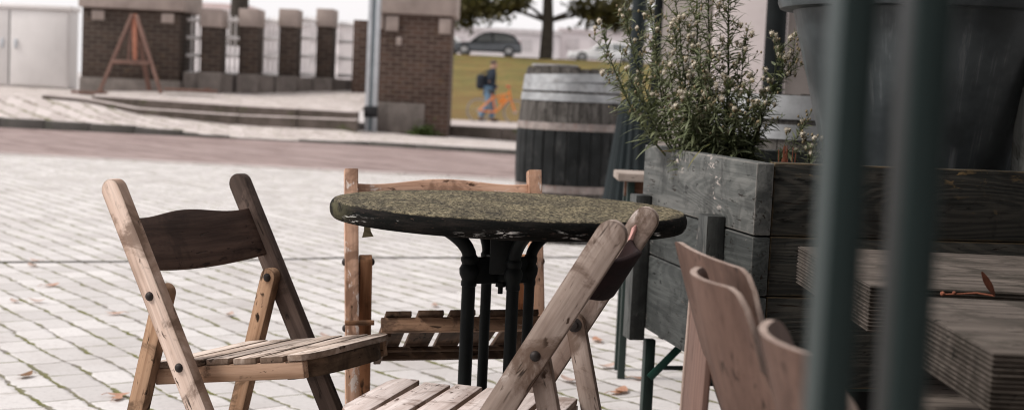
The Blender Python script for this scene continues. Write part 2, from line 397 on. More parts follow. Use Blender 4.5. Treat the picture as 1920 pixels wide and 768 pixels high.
# ------------------------------------------------------------------ setting: ground, road, walks, dike
bm = bmesh.new(); sheet(bm, [[(-900, -60, -.03), (900, -60, -.03)], [(-900, 1500, -.03), (900, 1500, -.03)]]); struct('ground', bm, M['earth'])
bm = bmesh.new(); sheet(bm, [[(-16, -4, 0), (16, -4, 0)], [(-16, 17.35, 0), (-3.2, 17.45, 0), ][:1] + [(16, 15.2, 0)]]); 
struct('plaza_paving', bm, M['plaza'])
bm = bmesh.new()
kx = [-16, -12, -8.7, -6.4, -4.8, -3.6, -2.4, 0, 3, 8, 16]
ky = [24.0, 24.0, 24.0, 23.9, 23.8, 23.7, 23.5, 22.6, 21.5, 19.8, 17.2]
kz = [.20, .19, .17, .13, .02, .02, .07, .075, .075, .08, .08]
sheet(bm, [[(x, 17.6 - (x + 16) * .072, .004) for x in kx], [(x, y + .05, .004) for x, y in zip(kx, ky)]])
struct('brick_road', bm, M['road'])
# thin stone band where the setts meet the brick road
bm = bmesh.new()
prev = None
for i in range(65):
    x = -16 + i * .5; y = 17.45 - (x + 16) * .069
    box(bm, (x, y, .004), (.49, .30, .016), bevel=.004)
struct('paving_edge_strip', bm, M['stone_lt'])
# drain groove across the square
bm = bmesh.new(); sheet(bm, [[(-16, 5.0, .004), (16, 9.9, .004)], [(-16, 5.035, .004), (16, 9.95, .004)]])
_dr = [(-9, 5.3), (-2.65, 7.34), (-1.63, 7.78), (-.97, 8.2), (.4, 8.75), (3, 9.8)]
bm.free(); bm = bmesh.new(); sheet(bm, [[(x, y, .004) for x, y in _dr], [(x - .01, y + .05, .004) for x, y in _dr]])
struct('drain_channel', bm, plain('dark drain joint', (.13, .12, .11), .9, .4, 9, 0, dirt=(.08, .09, .04), dirt_amt=.5, jitter=False))
# kerb
bm = bmesh.new()
for i in range(len(kx) - 1):
    a = Vector((kx[i], ky[i], 0)); b = Vector((kx[i + 1], ky[i + 1], 0)); n = max(1, round((b - a).length / .9))
    for k in range(n):
        p = a.lerp(b, k / n); q = a.lerp(b, (k + 1) / n); z0 = kz[i] + (kz[i + 1] - kz[i]) * (k + .5) / n
        m = frame(p, q, (0, 0, 1)); L = (q - p).length
        box(bm, (p + q) / 2 + Vector((0, .075, z0 / 2 - .1)), (L - .008, .15, z0 + .2 + .006), rot=m.to_3x3().to_4x4(), bevel=.012)
struct('kerb', bm, M['kerb'], 40)
# sloping walk behind the kerb
rows = []
def lerp_tab(x, xs, ys):
    for i in range(len(xs) - 1):
        if x <= xs[i + 1]: t = (x - xs[i]) / (xs[i + 1] - xs[i]); return ys[i] + (ys[i + 1] - ys[i]) * max(0, t)
    return ys[-1]
xs2 = [-16, -8.7, -7.44, -6.56, -4.8, -2.75, -2.4, 0, 16]; zmid = [.62, .52, .485, .32, .205, .205, .13, .07, .06]; zback = [.68, .64, .60, .45, .3, .2, .13, .05, .05]
gx = [-16 + i * .5 for i in range(65)]
r1 = [(x, lerp_tab(x, kx, ky) + .15, lerp_tab(x, kx, kz)) for x in gx]
r2 = [(x, max(24.6, lerp_tab(x, kx, ky) + .4) if x < 0 else lerp_tab(x, kx, ky) + 2.0, lerp_tab(x, xs2, zmid)) for x in gx]
r3 = [(x, 29.5 if x < -2 else 27.5, lerp_tab(x, xs2, zback)) for x in gx]
bm = bmesh.new(); sheet(bm, [r1, r2, r3]); struct('sidewalk', bm, M['walk'], 180)
# two stone steps and the terrace
bm = bmesh.new()
def step(bm, pts, dep, drop):
    """pts: (x, y, z_top, z_bottom) along the front edge"""
    for i in range(len(pts) - 1):
        (xa, ya, za, ba), (xb, yb, zb, bb) = pts[i], pts[i + 1]
        n = max(1, round((xb - xa) / 1.2))
        for k in range(n):
            t0, t1 = k / n + .004, (k + 1) / n - .004
            L = lambda a, b, t: a + (b - a) * t
            v = [bm.verts.new(c) for c in (
                (L(xa, xb, t0), L(ya, yb, t0), L(ba, bb, t0) - drop), (L(xa, xb, t1), L(ya, yb, t1), L(ba, bb, t1) - drop),
                (L(xa, xb, t1), L(ya, yb, t1) + dep, L(ba, bb, t1) - drop), (L(xa, xb, t0), L(ya, yb, t0) + dep, L(ba, bb, t0) - drop),
                (L(xa, xb, t0), L(ya, yb, t0), L(za, zb, t0)), (L(xa, xb, t1), L(ya, yb, t1), L(za, zb, t1)),
                (L(xa, xb, t1), L(ya, yb, t1) + dep, L(za, zb, t1) + .02), (L(xa, xb, t0), L(ya, yb, t0) + dep, L(za, zb, t0) + .02))]
            for f in ((0, 1, 5, 4), (1, 2, 6, 5), (2, 3, 7, 6), (3, 0, 4, 7), (4, 5, 6, 7)): bm.faces.new([v[j] for j in f])
    return bm
def step_mat():
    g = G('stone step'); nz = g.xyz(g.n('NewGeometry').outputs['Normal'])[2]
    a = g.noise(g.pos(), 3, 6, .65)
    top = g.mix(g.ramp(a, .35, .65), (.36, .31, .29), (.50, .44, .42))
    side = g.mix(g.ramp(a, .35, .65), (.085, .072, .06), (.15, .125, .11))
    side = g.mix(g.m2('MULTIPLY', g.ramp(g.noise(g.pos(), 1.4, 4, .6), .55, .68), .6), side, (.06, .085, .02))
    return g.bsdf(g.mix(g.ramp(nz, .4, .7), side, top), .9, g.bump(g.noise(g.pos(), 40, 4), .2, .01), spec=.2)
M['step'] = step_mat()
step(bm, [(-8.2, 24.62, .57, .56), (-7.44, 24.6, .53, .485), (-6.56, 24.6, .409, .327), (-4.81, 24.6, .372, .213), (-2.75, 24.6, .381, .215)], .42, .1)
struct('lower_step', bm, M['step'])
bm = bmesh.new()
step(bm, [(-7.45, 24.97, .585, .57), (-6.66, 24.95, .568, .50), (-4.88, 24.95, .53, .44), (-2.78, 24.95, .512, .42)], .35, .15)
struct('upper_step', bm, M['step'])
bm = bmesh.new(); sheet(bm, [[(-7.5, 25.25, .60), (-4.9, 25.25, .545), (-2.78, 25.25, .53)], [(-8.4, 29.6, .72), (-5.3, 29.6, .85), (-2.72, 29.6, .90)]])
struct('terrace_paving', bm, M['walk'])
# ledge, raised path and dike
bm = bmesh.new()
for i in range(16):
    box(bm, (-1.26 + .5 + i * 1.0, 27.62 + .002 * (i % 2), .145), (.992, .3, .30), bevel=.015)
struct('stone_ledge', bm, M['step'], 40)
bm = bmesh.new(); sheet(bm, [[(-1.6, 27.7, .27), (30, 27.7, .27)], [(-3.3, 42.5, .09), (30, 42.5, .09)]])
struct('raised_path', bm, plain('pale gravel path', (.40, .35, .33), .95, .15, 2, jitter=False))
bm = bmesh.new(); grid = []
for j in range(21):
    t = j / 20; y = 42 + t * 38.5
    grid.append([(x, y + .4 * mnoise.noise((x * .3, 0, 0)), .07 + 2.85 * (t ** .95) + (.12 * mnoise.noise((x * .4, y * .4, 3)) if 0 < j < 20 else 0)) for x in [-3.0 - (y - 42) * .085 + i * 1.6 for i in range(50)]])
sheet(bm, grid); struct('grass_dike', bm, M['grass'], 180)
bm = bmesh.new(); sheet(bm, [[(-6.2, 80.4, 2.90), (200, 80.4, 2.90)], [(-11, 212, 2.95), (200, 212, 2.95)]]); struct('dike_road', bm, M['asphalt'])

# ------------------------------------------------------------------ folding chairs
def post_board(parent, p0, p1, wdt, th, mat, yside, round1=True, name='back_post', bolts=(), bolt_side=1):
    """p0 bottom, p1 top; thickness lies along the chair's lateral axis"""
    m = frame(p0, p1, (0, 1, 0)); L = (Vector(p1) - Vector(p0)).length
    o = obj(name, prism(stadium(L, wdt, False, round1, 10), th, .0022, 2), mat, parent, m)
    for bpx, bpy_, kind, side in bolts:
        bm_ = washer_bolt_bm() if kind == 'w' else bolt_bm()
        obj('bolt', bm_, M['iron'], o, Matrix.Translation((bpx, bpy_, side * th / 2)) @ (Matrix.Identity(4) if side > 0 else Matrix.Rotation(math.pi, 4, 'X')))
    return o

def backrest_bm(Wd, hgt, th, sag, curve):
    """board along X with a wavy top edge, gently curved in plan"""
    n = 24; bm = bmesh.new(); g0 = []; g1 = []
    fr = []; bk = []
    for i in range(n + 1):
        u = i / n * 2 - 1; x = u * Wd / 2
        top = hgt / 2 + sag * (math.cos(u * math.pi * 1.15) * .5 - .2) - .0
        bot = -hgt / 2 - .3 * sag * (1 - u * u)
        zc = -curve * (1 - u * u)
        fr.append([bm.verts.new((x, bot + (top - bot) * k / 3, zc + th / 2)) for k in range(4)])
        bk.append([bm.verts.new((x, bot + (top - bot) * k / 3, zc - th / 2)) for k in range(4)])
    for A, flip in ((fr, 0), (bk, 1)):
        for a, b in zip(A, A[1:]):
            for k in range(3): bm.faces.new((a[k], b[k], b[k + 1], a[k + 1]))
    for k in (0, 3):
        for i in range(n): bm.faces.new((fr[i][k], fr[i + 1][k], bk[i + 1][k], bk[i][k]))
    for i in (0, n):
        for k in range(3): bm.faces.new((fr[i][k], fr[i][k + 1], bk[i][k + 1], bk[i][k]))
    bmesh.ops.recalc_face_normals(bm, faces=bm.faces[:])
    do_bevel(bm, .003, 2, 50)
    return bm

def folding_chair(name, label, loc, rz, tilt, H, a, W, zp, b, ws, xf, xr, zf, zb, mats, t=.021, pw=.042, lw=.036, slat=.05, gap=.010, fb=False, nslat=None, bolt_kind='b', backh=.115, backz=.075, bcurve=.018):
    r = thing(name, label, 'chair', loc, rot=(tilt, 0, rz))
    d = Vector((-a, 0, H)).normalized(); L = math.hypot(a, H)
    xof = lambda z: -a * z / H
    zs = (zf + zb) / 2
    for s, mp in ((-1, mats['post_r']), (1, mats['post_l'])):
        y = s * (W / 2 - t / 2)
        tp = zp / H * L - L / 2; ts = (zs - .02) / H * L - L / 2
        post_board(r, (0, y, 0), (-a, y, H), pw, t, mp, s, not fb, 'back_post', [(tp, -.004, 'b', s), (ts, .0, 'b', s)])
        yl = s * (W / 2 - t - t / 2 - .0015)
        p1 = Vector((xof(zp), yl, zp)); p0 = Vector((xof(zp) - b, yl, 0)); dd = (p1 - p0).normalized()
        p1e = p1 + dd * lw * .55; LL = (p1e - p0).length
        post_board(r, p0, p1e, lw, t * .95, mats['leg'], s, True, 'rear_leg', [(LL / 2 - lw * .55, 0, bolt_kind, -s)])
    # backrest board let in between the posts
    zc = H - backz - backh / 2
    m = Matrix.Translation((xof(zc) + .0, 0, zc)) @ Matrix.Rotation(-math.atan2(a, H), 4, 'Y') @ Matrix(((0, 0, 1, 0), (1, 0, 0, 0), (0, 1, 0, 0), (0, 0, 0, 1)))
    obj('backrest', backrest_bm(W - 2 * t + .002, backh, .011, .016, bcurve), mats['back'], r, m, smooth=50)
    # seat
    th = math.atan2(zf - zb, xf - xr); SL = math.hypot(zf - zb, xf - xr)
    sm = Matrix.Translation(((xf + xr) / 2, 0, zs)) @ Matrix.Rotation(-th, 4, 'Y')
    st = .013
    bm = bmesh.new()
    if not fb:
        n = int((SL + gap) / (slat + gap)); step_ = SL / n; sw = step_ - gap
        for i in range(n):
            x = -SL / 2 + step_ * (i + .5)
            wv = ws - (0.0 if i < n - 2 else (.012 if i == n - 2 else .04)) + random.uniform(-.006, .006)
            rot = Matrix.Rotation(random.uniform(-.01, .01), 4, 'Z') @ Matrix.Rotation(random.uniform(-.012, .012), 4, 'X')
            if i == n - 1:
                h = sw / 2; o = [(-h, -ws / 2), (h * .2, -ws / 2), (h * .8, -ws / 2 + .022), (h, -ws / 2 + .05), (h, ws / 2 - .05), (h * .8, ws / 2 - .022), (h * .2, ws / 2), (-h, ws / 2)]
                tb = prism(o, st, .0025, 2)
                bmesh.ops.translate(tb, vec=(x, 0, -st / 2), verts=tb.verts[:]); merge(bm, tb)
            else:
                box(bm, (x, random.uniform(-.002, .002), -st / 2 + random.uniform(-.0012, .0006)), (sw, wv, st), rot, .0025)
        # local X must run along the slats
        q = Matrix.Rotation(math.pi / 2, 4, 'Z')
        bmesh.ops.transform(bm, matrix=q.inverted(), verts=bm.verts[:])
        obj('seat', bm, mats['seat'], r, sm @ q)
        # side rails under the slats
        for s in (-1, 1):
            obj('seat_rail', bx((SL - .03, .018, .034), .002), mats['rail'], r, sm @ T(-.012, s * (ws / 2 - .012), -st - .018))
        # bowed apron under the front slat
        ap = bmesh.new(); n = 14; ring = []
        for i in range(n + 1):
            u = i / n * 2 - 1; y = u * (ws / 2 - .004); x = SL / 2 - .006 - .045 * abs(u) ** 4
            ring.append([ap.verts.new((x + dx, y, z)) for dx, z in ((0, -st - .001), (0, -st - .036), (-.016, -st - .036), (-.016, -st - .001))])
        for p, q_ in zip(ring, ring[1:]):
            for k in range(4): ap.faces.new((p[k], p[(k + 1) % 4], q_[(k + 1) % 4], q_[k]))
        ap.faces.new(ring[0]); ap.faces.new(ring[-1][::-1])
        q = Matrix.Rotation(math.pi / 2, 4, 'Z')
        bmesh.ops.transform(ap, matrix=q.inverted(), verts=ap.verts[:])
        obj('front_apron', ap, mats['apron'], r, sm @ q, smooth=40)
        obj('back_crossbar', bx((ws - .06, .018, .03), .002), mats['rail'], r, sm @ T(-SL / 2 + .03, 0, -st - .018, rz=math.pi / 2))
    else:
        step_ = ws / nslat
        for i in range(nslat):
            y = -ws / 2 + step_ * (i + .5)
            box(bm, (random.uniform(-.004, .004), y, -st / 2), (SL + .01, step_ - gap, st), Matrix.Rotation(random.uniform(-.008, .008), 4, 'Z'), .002)
        obj('seat', bm, mats['seat'], r, sm)
        obj('front_rail', bx((ws + .006, .018, .034), .002), mats['rail'], r, sm @ T(SL / 2 - .012, 0, -st - .018, rz=math.pi / 2))
        for xx in (-SL / 2 + .03,):
            obj('back_rail', bx((ws + .006, .018, .03), .002), mats['seat'], r, sm @ T(xx, 0, -st - .016, rz=math.pi / 2))
        for s in (-1, 1):
            obj('seat_rail', bx((SL - .06, .018, .04), .002), mats['seat'], r, sm @ T(0, s * (ws / 2 - .012), -st - .021))
        obj('spreader_bar', tube([(-.5 * W + .02, 0, 0), (.5 * W - .02, 0, 0)], .007, 8), mats['seat'], r, T(-.045, 0, zb + .005, rz=math.pi / 2))
        for s in (-1, 1):
            y0 = s * (W / 2 + .004); y1 = s * (ws / 2)
            obj('pivot_rod', tube([(min(y0, y1), 0, 0), (max(y0, y1), 0, 0)], .0065, 8), mats['leg'], r, T(-.02, 0, zs + .005, rz=math.pi / 2))
    return r

chL = folding_chair('folding_chair', 'light tan worn wooden folding chair with dark brown backrest, standing left of the mossy table',
    (-.331, 2.8739, 0), R(-25.09), -.008, .7942, .437, .452, .572, .1353, .328, .030, -.360, .488, .424,
    dict(post_r=M['l_light'], post_l=M['l_dark2'], leg=M['l_leg'], back=M['l_dark'], seat=M['l_seat'], rail=M['l_rail'], apron=M['l_apron']), backh=.125, backz=.058, t=.027, pw=.046, lw=.038)
chF = folding_chair('folding_chair', 'grey weathered wooden folding chair with dark maroon backrest, in front of the mossy table',
    (-.2249, 2.6446, 0), R(166.72), .012, .80, .4612, .4193, .5682, .1353, .335, .042, -.345, .432, .425,
    dict(post_r=M['f_post'], post_l=M['f_post'], leg=M['f_post'], back=M['f_back'], seat=M['f_seat'], rail=M['f_post'], apron=M['f_post']), pw=.052, lw=.037, bolt_kind='w', backh=.088, backz=.046, t=.025, bcurve=.038)
chB = folding_chair('folding_chair', 'salmon orange wooden folding chair with tipped up brown slatted seat, behind the mossy table',
    (-.1287, 3.5121, 0), R(-79.86), .0285, .80, .1713, .5105, .5682, .06, .375, .22, -.12, .497, .352,
    dict(post_r=M['b_post'], post_l=M['b_post'], leg=M['b_leg'], back=M['b_post'], seat=M['b_seat'], rail=M['b_rail'], apron=M['b_rail']), t=.034, pw=.042, lw=.034, fb=True, nslat=5, gap=.015, backh=.10, backz=.024)
# broken paint flake on the front chair's far post
bm = bmesh.new(); ball(bm, (0, 0, 0), .012, 2, (1.7, .42, .55)); ball(bm, (-.022, -.004, .004), .008, 2, (1.1, .6, .7)); ball(bm, (-.030, .002, -.004), .006, 2, (1.2, .6, .7))
for v in bm.verts: v.co += Vector((mnoise.noise(v.co * 160), mnoise.noise(v.co * 160 + Vector((9, 0, 0))), 0)) * .003
fp = [c for c in chF.children if c.name.startswith('back_post')][0]
Lf = math.hypot(.4612, .8)
obj('paint_flake', bm, M['f_chip'], fp, Matrix.Translation((Lf / 2 - .062, .004, .0125)) @ Matrix.Rotation(.25, 4, 'Z'))

# ------------------------------------------------------------------ round table
def moss_top():
    g = G('mossy black tabletop'); geo = g.n('NewGeometry'); p = geo.outputs['Position']; nz = g.xyz(geo.outputs['Normal'])[2]
    o = g.n('TexCoord').outputs['Object']; oz = g.xyz(o)
    a = g.noise(g.map(o, (20, 8, 30)), 1., 5, .7, .5); b = g.noise(o, 4.5, 4, .6); f = g.noise(g.map(o, (140, 42, 90)), 1., 4, .75, .8)
    moss = g.mix(g.ramp(f, .35, .65), (.028, .023, .015), (.30, .255, .16))
    moss = g.mix(g.m2('MULTIPLY', g.ramp(f, .60, .68), .75), moss, (.46, .42, .32))
    base = g.mix(g.ramp(f, .4, .7), (.014, .013, .012), (.085, .075, .058))
    top = g.mix(g.ramp(g.m2('ADD', g.m2('MULTIPLY', a, .65), g.m2('MULTIPLY', b, .35)), .28, .66), base, moss)
    ang = g.m2('ARCTAN2', oz[1], oz[0])
    cv = g.n('CombineXYZ', None, X=g.m2('MULTIPLY', ang, .39), Y=oz[2], Z=0.).outputs[0]
    c1 = g.noise(g.map(cv, (34, 190, 1)), 1., 5, .7, .4); c2 = g.noise(g.map(cv, (7, 22, 1)), 1., 3, .6)
    band = g.m2('MULTIPLY', g.ramp(oz[2], -.0385, -.031), g.ramp(oz[2], -.014, -.022))
    chip = g.m2('MULTIPLY', g.m2('MULTIPLY', g.ramp(c1, .54, .57), g.ramp(c2, .49, .60)), band)
    side = g.mix(g.ramp(g.noise(g.map(cv, (12, 90, 1)), 1., 5, .7), .4, .75), (.005, .0055, .005), (.022, .018, .016))
    side = g.mix(g.m2('MULTIPLY', g.ramp(g.noise(g.map(cv, (60, 160, 1)), 1., 3, .7), .62, .7), .4), side, (.14, .09, .07))
    side = g.mix(chip, side, (.80, .78, .75))
    # greenish growth creeping over the left of the rim
    lf = g.m2('MULTIPLY', g.ramp(oz[0], -.30, -.39), g.ramp(a, .38, .55)); side = g.mix(g.m2('MULTIPLY', lf, .8), side, (.13, .12, .07))
    k = g.ramp(g.m2('ADD', nz, g.m2('MULTIPLY', g.m2('SUBTRACT', a, .5), .5)), .72, .93)
    col = g.mix(k, side, top)
    h = g.m2('ADD', g.m2('MULTIPLY', f, .7), a)
    return g.bsdf(col, .9, g.bump(h, .7, .004), spec=.1)
TX, TY, TZ, TR = -.0069, 3.113, .764, .3903
tb = thing('round_table', 'round black bistro table with moss on its top and chipped white paint on the rim', 'table', (TX, TY, 0))
prof = [(.0001, -.040), (.375, -.040)]
for i in range(9):
    t = -math.pi / 2 + math.pi * i / 8
    prof.append((TR - .013 + .013 * math.cos(t), -.020 + .0205 * math.sin(t) if abs(math.sin(t)) < 1 else -.020 + .020 * math.sin(t)))
prof += [(.36, .0006), (.0001, .001)]
prof[1] = (TR - .016, -.0402)
obj('tabletop', lathe(prof, 120), moss_top(), tb, T(0, 0, TZ), smooth=50)
cx, cy = -.013, 0
base = bmesh.new()
for k in range(4):
    an = R(24 + 90 * k); dx, dy = math.cos(an), math.sin(an)
    big = .0150 if k == 2 else (.0135 if k == 3 else .0118)
    px, py = cx + dx * .073, cy + dy * .073
    col = bmesh.new()
    zc = .628
    lathe([(big, .10), (big, zc - .045), (big * 1.15, zc - .043), (big * 1.15, zc - .036), (big * 1.05, zc - .03), (big * 1.42, zc - .018), (big * 1.48, zc - .006), (big * 1.1, zc + .004), (big * 1.3, zc + .012), (big * 1.3, zc + .018), (big, zc + .024)], 20, col, m=Matrix.Translation((px, py, 0)))
    # curved bracket up to the top
    pts = []
    for i in range(9):
        t = i / 8; r_ = .073 + .090 * t ** 1.7
        pts.append((cx + dx * r_, cy + dy * r_, zc + .015 + (TZ - .039 - zc - .015) * t ** .85))
    tube(pts, [big * 1.05] * 7 + [big * 1.05, big * 1.15], 14, col)
    lathe([(big * 1.6, 0), (big * 1.7, .03), (big * 1.2, .05), (big, .105)], 16, col, m=Matrix.Translation((px, py, .055)))
    obj('leg', col, M['cast'], tb, smooth=45)
    # spider arm
    box(base, (cx + dx * .036, cy + dy * .036, zc - .010), (.085, .018, .058), Matrix.Rotation(an, 4, 'Z'), .003)
    # foot
    tube([(cx + dx * .05, cy + dy * .05, .075), (cx + dx * .16, cy + dy * .16, .065), (cx + dx * .25, cy + dy * .25, .025)], [.02, .018, .014], 10, base)
lathe([(.03, .05), (.055, .06), (.055, .075), (.03, .085)], 24, base, m=Matrix.Translation((cx, cy, 0)))
lathe([(.0055, zc - .055), (.0055, zc - .03)], 10, base, m=Matrix.Translation((cx + .003, cy - .05, 0)))
lathe([(.011, zc - .040), (.011, zc - .031)], 6, base, m=Matrix.Translation((cx + .003, cy - .05, 0)))
obj('pedestal_hub', base, M['cast'], tb, smooth=40)
o = [(-.026, -.05), (.026, -.05)] + [(.026 * math.cos(t), .022 + .026 * math.sin(t)) for t in [math.pi * i / 14 for i in range(15)]]
obj('crest_plate', prism(o, .016, .003, 2), M['cast'], tb, T(cx + .003, cy - .060, .667, rx=math.pi / 2), smooth=40)
bm = bmesh.new(); sheet(bm, [[(-.006, 0, .012), (.006, 0, .012)], [(-.0055, -.002, -.005), (.0085, .001, -.006)], [(-.009, -.004, -.020), (.015, -.002, -.017)]])
obj('hanging_strip', bm, plain('dry yellowed tape', (.20, .17, .10), .8), tb, T(-.293, -.165, TZ - .050), smooth=None)

# ------------------------------------------------------------------ planter
PX, PY, PRZ = .547, 3.2, R(11.1)
pl = thing('planter_box', 'large grey painted wooden planter on green steel legs, right of the mossy table', 'planter', (PX, PY, 0), PRZ)
Lx, Ly = 1.35, .90
seams = [(.876, .712), (.708, .574), (.570, .36)]
for i, (z1, z0) in enumerate(seams):
    zc, h = (z0 + z1) / 2, z1 - z0
    obj('side_board', bx((Ly, h, .042), .004), M['planter_scuff'] if i == 0 else M['planter'], pl, frame((.021, 0, zc), (.021, Ly, zc), (-1, 0, 0)))
    obj('side_board', bx((Ly, h, .042), .004), M['planter'], pl, frame((Lx - .021, 0, zc), (Lx - .021, Ly, zc), (1, 0, 0)))
    obj('front_board', bx((Lx - .09, h + .002, .036), .004), M['planter_front'], pl, frame((.045, .026, zc + .001), (Lx - .045, .026, zc + .001), (0, -1, 0)))
    obj('back_board', bx((Lx - .09, h, .036), .004), M['planter'], pl, frame((.045, Ly - .02, zc), (Lx - .045, Ly - .02, zc), (0, 1, 0)))
for y in (.80, .185):
    obj('batten', bx((.41, .07, .045), .003), M['planter_batten'], pl, frame((-.0235, y + .035, .327), (-.0235, y + .035, .737), (-1, 0, 0)))
obj('soil', bx((Lx - .09, Ly - .07, .40), .0), M['soil'], pl, T(Lx / 2, Ly / 2, .60))
obj('shade_board', bx((Lx - .26, .34, .02), .002), M['under_shade'], pl, T(Lx / 2 + .06, .16, .185, rx=math.pi / 2))  # added black board standing in for the shade under the planter
# green folding steel legs
for yy in (.78, .10):
    for xx in (.02, Lx - .05):
        obj('leg', bx((.03, .03, .325), .003), M['green_steel_dk'], pl, T(xx, yy + .04, .165))
    lb = bmesh.new(); box(lb, (Lx / 2, yy + .04, .338), (Lx - .1, .035, .018), bevel=.002)
    box(lb, (Lx / 2, yy + .04, .245), (Lx - .13, .010, .012), bevel=.002)
    obj('leg_crossbar', lb, M['green_steel_dk'], pl)
    obj('leg_brace', bx((.16, .022, .006), .001), M['green_steel'], pl, frame((.025, yy + .02, .225), (.125, yy + .02, .33), (0, -1, .2)))
obj('corner_post', bx((.75, .07, .07), .004), wood('rotten dark post wood', (.16, .165, .155), (.08, .083, .078), (.03, .024, .018), .5, chip=(.22, .13, .09), chip_amt=.3, rough=.8), pl, frame((.735, .10, .83), (.735, .10, 1.58), (0, -1, 0)))

# ------------------------------------------------------------------ tapered pot standing in the planter
def pot_mat():
    g = G('scratched grey plastic pot'); v = g.obj(False); p = g.xyz(v)
    an = g.m2('ARCTAN2', p[1], p[0])
    cv = g.n('CombineXYZ', None, X=g.m2('MULTIPLY', an, .27), Y=p[2], Z=0.).outputs[0]
    st = g.noise(g.map(cv, (46, 3.2, 1), (0, 0, R(-22))), 1., 5, .7, .4); bl = g.noise(cv, 5, 4, .6)
    st2 = g.noise(g.map(cv, (120, 2.2, 1), (0, 0, R(28))), 1., 3, .7)
    col = g.mix(g.ramp(bl, .35, .7), (.040, .048, .052), (.095, .112, .12))
    col = g.mix(g.m2('MULTIPLY', g.m2('MULTIPLY', g.ramp(st, .52, .75), g.ramp(bl, .45, .6)), .55), col, (.34, .36, .37))
    col = g.mix(g.m2('MULTIPLY', g.ramp(st2, .70, .78), .5), col, (.40, .41, .42))
    return g.bsdf(col, .42, g.bump(st, .1, .003), spec=.4)
pt = thing('plant_pot', 'big tapered dark grey plastic pot standing in the planter behind the steel bars', 'pot', (1.04, 3.67, .80))
pr = [(.0001, .0), (.215, 0), (.225, .02), (.335, .44), (.338, .452), (.372, .456), (.378, .47), (.378, .60), (.365, .605), (.33, .60), (.31, .45), (.2, .06), (.0001, .05)]
obj('pot_body', lathe(pr, 64), pot_mat(), pt, smooth=40)
# dry red twig hanging over the pot rim
tw = bmesh.new(); pts = [Vector((.742 + .012 * math.sin(i * .7) + i * .0035, 3.33 - .0008 * i, 1.32 - i * .0135)) for i in range(12)]
tube(pts, .0022, 6, tw)
for i in range(38):
    p = pts[random.randrange(1, 12)]; q = p + Vector((random.uniform(-.008, .008), random.uniform(-.004, .004), random.uniform(-.007, .004)))
    ball(tw, q, random.uniform(.002, .004), 1, (1, 1, 1.3))
tag(obj('dry_twig', tw, plain('dry red stalk', (.36, .13, .10), .8)), 'dry red seed twig hanging over the grey pot rim', 'twig')

# ------------------------------------------------------------------ weeds in the planter
def leaf_mat(name, a, b):
    g = G(name); n1 = g.n('TexWhiteNoise', {'noise_dimensions': '3D'}, Vector=g.n('VectorMath', {'operation': 'SNAP'}, i0=g.pos(), i1=(.02, .02, .02)).outputs[0]).outputs[0]
    col = g.mix(n1, a, b)
    bs = g.n('BsdfPrincipled', None, Base_Color=col, Roughness=.6); tr = g.n('BsdfTranslucent', None, Color=g.mix(.5, col, (.12, .14, .03)))
    ms = g.n('MixShader', None, Fac=.25); g.t.links.new(bs.outputs[0], ms.inputs[1]); g.t.links.new(tr.outputs[0], ms.inputs[2]); g.t.links.new(ms.outputs[0], g.out.inputs[0])
    return g.m
M['weed_leaf'] = leaf_mat('weed leaf', (.085, .108, .05), (.25, .275, .155))
M['weed_stem'] = plain('weed stem', (.075, .085, .04), .7, .3, 30)
M['fluff'] = plain('cream seed fluff', (.62, .56, .46), .95, .15, 60)
M['bud'] = plain('olive pink bud', (.24, .19, .11), .9, .35, 90)
M['dryleaf'] = leaf_mat('withered leaf', (.16, .085, .035), (.24, .15, .07))

def blade(bm, p, d, L, wd, droop):
    d = d.normalized(); s = d.cross(Vector((0, 0, 1)))
    s = s.normalized() if s.length > 1e-3 else Vector((1, 0, 0))
    s = (s + Vector((0, 0, random.uniform(-.7, .7)))).normalized()
    prev = None; n = 4; q = Vector(p); dd = d.copy()
    for i in range(n + 1):
        t = i / n; ww = wd * (math.sin(math.pi * min(1, .12 + .88 * t)) if t < 1 else .02) * .5 + .0002
        a, b = bm.verts.new(q - s * ww), bm.verts.new(q + s * ww)
        if prev: bm.faces.new((prev[0], prev[1], b, a))
        prev = (a, b); dd = (dd + Vector((0, 0, -droop / n))).normalized(); q = q + dd * L / n

